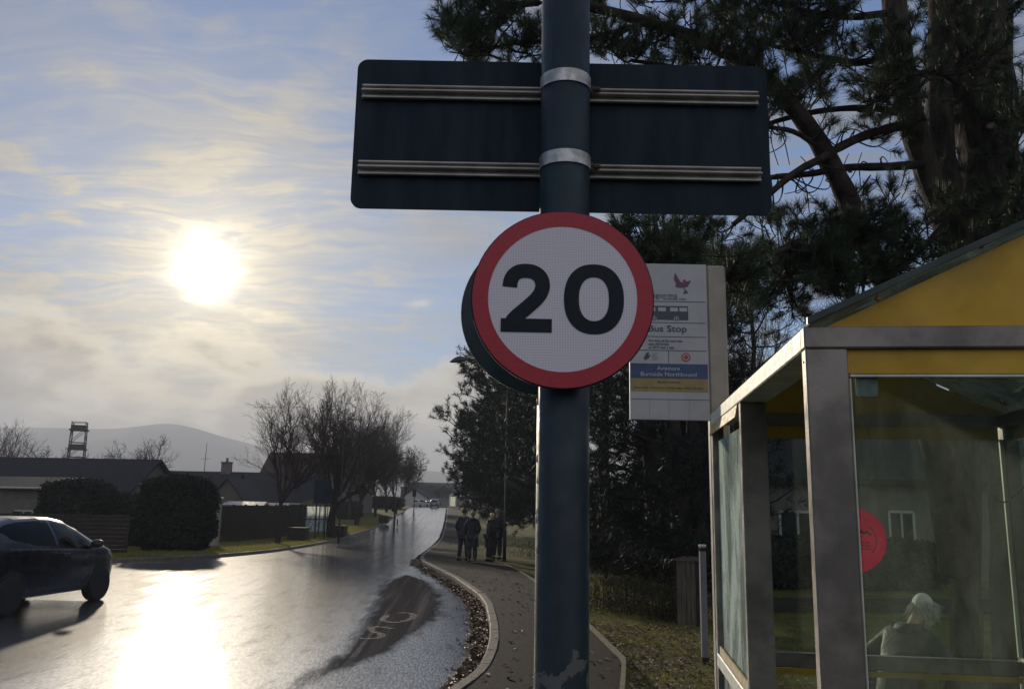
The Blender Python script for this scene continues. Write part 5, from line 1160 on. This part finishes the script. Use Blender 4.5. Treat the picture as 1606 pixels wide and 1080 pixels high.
    def wheels(s):
        k = s.L / 3.95; r = .31
        for x in (-1.22 * k, 1.25 * k):
            for side in (-1, 1):
                y = side * (np.interp(x, s.xs, s.hw) - .085); mb = MB(); mb.lathe([(.20, -.09), (r - .02, -.105), (r, -.08), (r, .08), (r - .02, .105), (.20, .09)], (0, 0, 0), 28, 'Y'); w = mb.build('wheel', M_TYRE, s.t, smooth=True); w.location = (x, y, r)
                mb = MB(); mb.lathe([(.0001, .085), (.05, .09), (.06, .06), (.205, .075), (.205, .05)], (0, 0, 0), 24, 'Y'); o = mb.build('rim', M_RIM, w, smooth=True); o.scale = (1, side, 1)
                mb = MB(); G = []
                for rr in (.02, .2, .3, r + .055):
                    row = []
                    for q in np.linspace(0, 2 * math.pi, 33):
                        px_, pz_ = x + rr * math.cos(q), max(r + .02 + rr * math.sin(q), .2); P = s.sec(px_); row.append((px_, side * (np.interp(pz_, P[:5, 1], P[:5, 0]) + .004), pz_))
                    G.append(row)
                mb.grid(G); mb.build('wheel_arch', M_BLKPL, s.t, smooth=True)

M_CGLASSD = mat('tinted_car_glass', (.004, .006, .012), .10, .02, 1, spec=.06); M_CGLASSL = m_cglass()
M_CARP = mat('dark_blue_car_paint', (.008, .009, .017), .28, .02, 1, spec=.35, coat=.5); M_CARW = mat('silver_car_paint', (.35, .36, .38), .3, .1, 3, coat=.6); M_CARG = mat('grey_car_paint', (.06, .065, .075), .3, .1, 3, coat=.6); M_CARR = mat('maroon_car_paint', (.10, .02, .02), .3, .1, 3, coat=.6)
# the hatchback in the near lane: front wheel seen at (150, 940)
g = ground(152, 941, lambda a, b: H(b)); hd = R(6.0)     # heading, clockwise from the road direction
fwd = Vector((math.sin(hd), math.cos(hd), 0)); rgt = Vector((math.cos(hd), -math.sin(hd), 0))
c = g - fwd * 1.25 - rgt * (1.76 / 2 - .05); hf, hr = float(H(c.y + 1.25)), float(H(c.y - 1.22)); hb_ = Car('dark blue hatchback driving away in the left lane', (c.x, c.y, (hf + hr) / 2 - .004), math.pi / 2 - hd, M_CARP, name='hatchback').t; hb_.rotation_euler = (0, math.atan2(hr - hf, 2.47), math.pi / 2 - hd)
def park(px, Y, heading, paint, label, z=None, detail=True):
    return Car(label, (X(px, Y), Y, (gz(Y) if z is None else z)), heading, paint, detail=detail, name='parked_car')
#park(388, 50, R(8), M_CARW, 'silver car parked behind the plank fence', gz(50) + .55); park(160, 34, R(4), M_CARG, 'grey car parked behind the board fence with sunlit roof', gz(34) - .22); park(440, 60, R(80), M_CARG, 'grey car behind the plank fence by the first bare tree', gz(60) + .3); park(466, 62, R(85), M_CARR, 'maroon car behind the plank fence near the glass shelter', gz(62) + .3)
Car('dark estate car at the crest of the road', (X(681, 162), 162, float(H(162))), R(93), M_CARG, name='distant_car')
Car('white van like car left of the dark one at the crest', (X(659, 172), 172, float(H(172))), R(60), M_WFR, name='distant_car')
Car('white car behind the dark one at the crest', (X(671, 185), 185, float(H(185))), R(100), M_WFR, name='distant_car')

# ------------------------------------------------------------------ people
M_SKIN = mat('skin', (.30, .17, .12), .6, .1, 20); M_COATN = mat('navy_coat', (.010, .013, .024), .8, .25, 10, .3, 60); M_COATB = mat('black_coat', (.008, .008, .010), .65, .25, 10, .3, 60); M_TROU = mat('dark_trousers', (.014, .017, .026), .85, .2, 10, .3, 60); M_JEAN = mat('grey_trousers', (.03, .034, .042), .85, .2, 10, .3, 60)
M_HAIRG = mat('grey_hair', (.15, .14, .125), .5, .2, 60, .6, 120); M_HAIRD = mat('dark_hair', (.02, .015, .012), .5, .2, 60, .4, 120); M_HAIRW = mat('white_hair', (.60, .56, .50), .5, .15, 60, .6, 120, stretch=(3, 3, .5)); M_SHOE = mat('black_shoes', (.01, .01, .01), .5)
def skin(name, verts, edges, radii, m, parent, sub=1, root=0):
    me = bpy.data.meshes.new(name); me.from_pydata([tuple(v) for v in verts], edges, []); o = bpy.data.objects.new(name, me); COL.objects.link(o)
    o.modifiers.new('skin', 'SKIN'); o.modifiers['skin'].use_smooth_shade = True
    sk = me.skin_vertices[0].data if me.skin_vertices else None
    if sk is None: me.skin_vertices.new() if hasattr(me.skin_vertices, 'new') else None; sk = me.skin_vertices[0].data
    for i, r in enumerate(radii): sk[i].radius = r if isinstance(r, tuple) else (r, r)
    sk[root].use_root = True; ss = o.modifiers.new('sub', 'SUBSURF'); ss.levels = sub; ss.render_levels = sub
    e = o.evaluated_get(bpy.context.evaluated_depsgraph_get()); nm = bpy.data.meshes.new_from_object(e); bpy.data.objects.remove(o)
    nm.name = name; nm.materials.clear(); nm.materials.append(m); nm.polygons.foreach_set('use_smooth', [True] * len(nm.polygons)); ob = bpy.data.objects.new(name, nm); COL.objects.link(ob); ob.parent = parent; return ob
def person(label, loc, rz, h=1.72, coat=M_COATN, coatlen=.95, trou=M_TROU, hair=M_HAIRD, hairlen=.0, stoop=0, arms=((.16, .02), (.16, .02)), elbow=.1, stance=.10, step=.0, headtilt=0, headturn=0, bulk=1.0, group=None, hood=False, strands=False):
    """faces local -y; arms: (out, forward) hand offsets per side"""
    t = thing('person', label, 'person', loc, rz, group); k = h / 1.72
    V, E, Rr = [], [], []
    def a(p, r, prev=None): V.append(np.array(p) * k); Rr.append(r * k if not isinstance(r, tuple) else tuple(q * k for q in r)); i = len(V) - 1; (E.append((prev, i)) if prev is not None else None); return i
    fw = lambda z: -stoop * max(0, z - .95) ** 1.15         # stoop bends the trunk forward
    pel = a((0, 0, .93), (.15, .11)); wa = a((0, fw(1.10), 1.10), (.14, .105), pel); ch = a((0, fw(1.30), 1.28 - stoop * .04), (.165, .115), wa); nb = a((0, fw(1.46), 1.44 - stoop * .07), (.075, .07), ch); nk = a((0, fw(1.52) - .01, 1.51 - stoop * .09), .055, nb)
    hz = 1.60 - stoop * .11; hy = fw(1.62) - .02 - headtilt * .05
    hd_ = a((0, hy, hz), (.072, .085), nk); ht = a((0, hy - headtilt * .03 + .005, hz + .085), (.062, .075), hd_)
    ns = a((.02 * headturn, hy - .098, hz - .005), .016, hd_)
    arms_ = []
    for s, (ou, fo) in zip((-1, 1), arms):
        sh_ = a((s * .165, fw(1.43), 1.40 - stoop * .06), .058, ch); el_ = a((s * (.20 + ou * .45 + elbow * .3), fw(1.2) - fo * .25 + .03, 1.13 - stoop * .05), .043, sh_); wr = a((s * (.15 + ou * .5), fw(1.1) - fo, .90 + fo * .55), .03, el_); pm = a((s * (.15 + ou * .45), fw(1.1) - fo - .03 - fo * .1, .83 + fo * .5), (.036, .018), wr)
        arms_.append((sh_, el_, wr))
        for j, (dx, L_) in enumerate(((-.028, .062), (-.009, .072), (.009, .068), (.027, .05))):
            f1 = a((V[pm][0] / k + dx, V[pm][1] / k - .012, V[pm][2] / k - L_ * .55), .010, pm); a((V[pm][0] / k + dx, V[pm][1] / k - .030, V[pm][2] / k - L_), .008, f1)
        a((V[wr][0] / k - s * .045, V[wr][1] / k - .03, V[wr][2] / k - .055), .010, wr)
    legs = []
    for s in (-1, 1):
        hp = a((s * .085, 0, .88), .098, pel); kn = a((s * (.075 + stance * .5), -.015 + s * step * .5, .49), .064, hp); an = a((s * (.06 + stance), .02 + s * step, .09), .043, kn); to = a((s * (.075 + stance), -.12 + s * step, .04), .034, an); legs.append((hp, kn, an, to))
    skin('body', V, E, Rr, M_SKIN, t, 2)
    # trousers
    V2 = [V[pel]] ; E2 = []; R2 = [.165 * k * bulk]
    for hp, kn, an, to in legs:
        p = 0
        for i, r in ((hp, .112), (kn, .088), (an, .078)):
            V2.append(V[i] + (np.array((0, 0, .03)) if i == an else 0)); R2.append(r * k * bulk); E2.append((p, len(V2) - 1)); p = len(V2) - 1
    skin('trousers', V2, E2, R2, trou, t, 1)
    for hp, kn, an, to in legs:
        p = V[an]; mb = MB(); uu = np.linspace(0, 1, 8); mb.grid([[(p[0] + .05 * k * math.cos(v) * (1 - .25 * abs(u - .45)), p[1] + (.07 - .28 * u) * k, max(-.0, .045 * k + (.055 - .03 * u) * k * math.sin(v))) for v in np.linspace(0, 2 * math.pi, 12)] for u in uu])
        mb.build('shoe', M_SHOE, t, smooth=True)
    # coat with sleeves
    lo = max(.80, .93 - (coatlen - .62))
    V3 = [V[pel], (V[wa]), V[ch], V[nb], np.array((0, .01, lo)) * k]; E3 = [(0, 1), (1, 2), (2, 3), (0, 4)]; R3 = [(.185 * k * bulk, .15 * k * bulk), (.175 * k * bulk, .145 * k * bulk), (.195 * k * bulk, .15 * k * bulk), .088 * k, (.20 * k * bulk, .165 * k * bulk)]
    for sh_, el_, wr in arms_:
        p = 2
        for i, r in ((sh_, .085), (el_, .066), (wr, .05)): V3.append(V[i]); R3.append(r * k * bulk); E3.append((p, len(V3) - 1)); p = len(V3) - 1
    cb = skin('coat', V3, E3, R3, coat, t, 2)
    if coatlen > .85:
        hem = .93 - (coatlen - .62); mb = MB(); G = []
        for u in np.linspace(0, 1, 9):
            zz = 1.02 + (hem - 1.02) * u; G.append([((.172 + .05 * u) * bulk * k * (1 + .03 * u * math.sin(5 * v)) * math.cos(v), ((.135 + .05 * u) * bulk * (1 + .03 * u * math.sin(5 * v)) * math.sin(v) + fw(zz)) * k, zz * k) for v in np.linspace(0, 2 * math.pi, 29)])
        mb.grid(G); mb.build('coat_skirt', coat, t, smooth=True)
    if hood: mb = MB(); mb.lathe([(.10 * k, 0), (.125 * k, .04 * k), (.10 * k, .08 * k)], (0, V[nb][1] + .02, V[nb][2] - .01), 16); mb.build('collar', coat, t, smooth=True)
    # hair: cap over crown and nape
    mb = MB(); G = []; c0 = (V[hd_] + V[ht]) / 2 + np.array((0, .012, .012)) * k
    for u in np.linspace(0, 1, 12):
        row = []
        for v in np.linspace(0, 2 * math.pi, 24):
            back = .5 - .5 * math.cos(v - 0) if False else (math.sin(v) * .5 + .5)     # 1 at the back (+y)
            amax = R(62) + R(58) * back ** .8; al = u * amax; rr = 1 + .05 * math.sin(v * 7 + u * 5) * u
            sr = .93 if strands else 1.0; rr *= sr
            row.append((c0[0] + .088 * k * rr * math.sin(al) * math.cos(v), c0[1] + .102 * k * rr * math.sin(al) * math.sin(v), c0[2] + .115 * k * rr * math.cos(al) - hairlen * k * max(0, u - .55) * back))
        G.append(row)
    mb.grid(G); hb = mb.build('hair', hair, t, smooth=True)
    if strands:
        tw = []
        for row in G[3:]:
            for p in row[:-1]:
                o = np.array(p) - c0; tw.append((np.array(p) - unit(o) * .012, unit(np.array((o[0] * .6 + RNG.normal(0, .025), o[1] * .6 + RNG.normal(0, .025), -.06 - .03 * random.random()))), .05))
        Vh, Fh = needle_mesh(tw, .06, .004, 16, 1.2, -.5); tri_obj('loose_hair', Vh, Fh, hair, hb, (0, 0, 0))
    return t
def stand(px, py, Y=None): g = ground(px, py, lambda a, b: H(b) + .1); return (g.x, g.y, float(H(g.y) + .1))
G4 = None
person('person in a dark jacket and trousers, left of the standing group, mid stride', stand(726, 879), R(160), 1.80, M_COATN, .72, M_TROU, M_HAIRD, step=.09, arms=((.10, -.02), (.12, .10)), stance=.05)
person('person in a long dark coat with grey hair, second from the left in the group', stand(740, 882), R(185), 1.70, M_COATN, 1.02, M_JEAN, M_HAIRG, .05, arms=((.05, .10), (.14, .02)), stance=.04, hood=True)
person('person in a knee length coat with hair coloured pale as if sunlit, hands held in front', stand(767, 880), R(120), 1.66, M_COATB, 1.05, M_TROU, mat('rim_light_hair', (.42, .33, .20), .45, .2, 60, .6, 120), .07, stoop=.10, arms=((.02, .20), (.02, .22)), stance=.03, headtilt=.6, hood=True)  # pale hair colour stands in for a rim of sunlight on the head
person('tallest person, in a dark jacket with short grey hair, right of the standing group', stand(779, 877), R(150), 1.84, M_COATN, .72, M_TROU, M_HAIRG, arms=((.12, .03), (.14, .02)), stance=.06, bulk=1.05)
q = at(1441, 922, 6.0); zg = float(grass_right(q.x, q.y))
person('white haired person in a black padded coat stooping beyond the shelter glass', (q.x - .27, q.y - .16, zg), R(122), 1.43, M_COATB, .78, M_TROU, M_HAIRW, .10, stoop=.55, arms=((.30, .10), (.25, .14)), elbow=.35, stance=.06, headtilt=1.2, bulk=1.02, hood=True, strands=True)
# ------------------------------------------------------------------ haze
def haze():
    mb = MB(); mb.box((0, 1650, 112), (7000, 3500, 240)); o = mb.build('haze', None); o.data.materials.clear()
    m = bpy.data.materials.new('haze_air'); m.use_nodes = True; t = NT(m.node_tree)
    v = t.n('ShaderNodeVolumePrincipled', i={'Color': (.74, .80, .92, 1), 'Density': HAZE, 'Anisotropy': .22}); t.n('ShaderNodeOutputMaterial', i={'Volume': v.outputs[0]}); o.data.materials.append(m); tag(o, kind='stuff')
HAZE = .00055
haze()
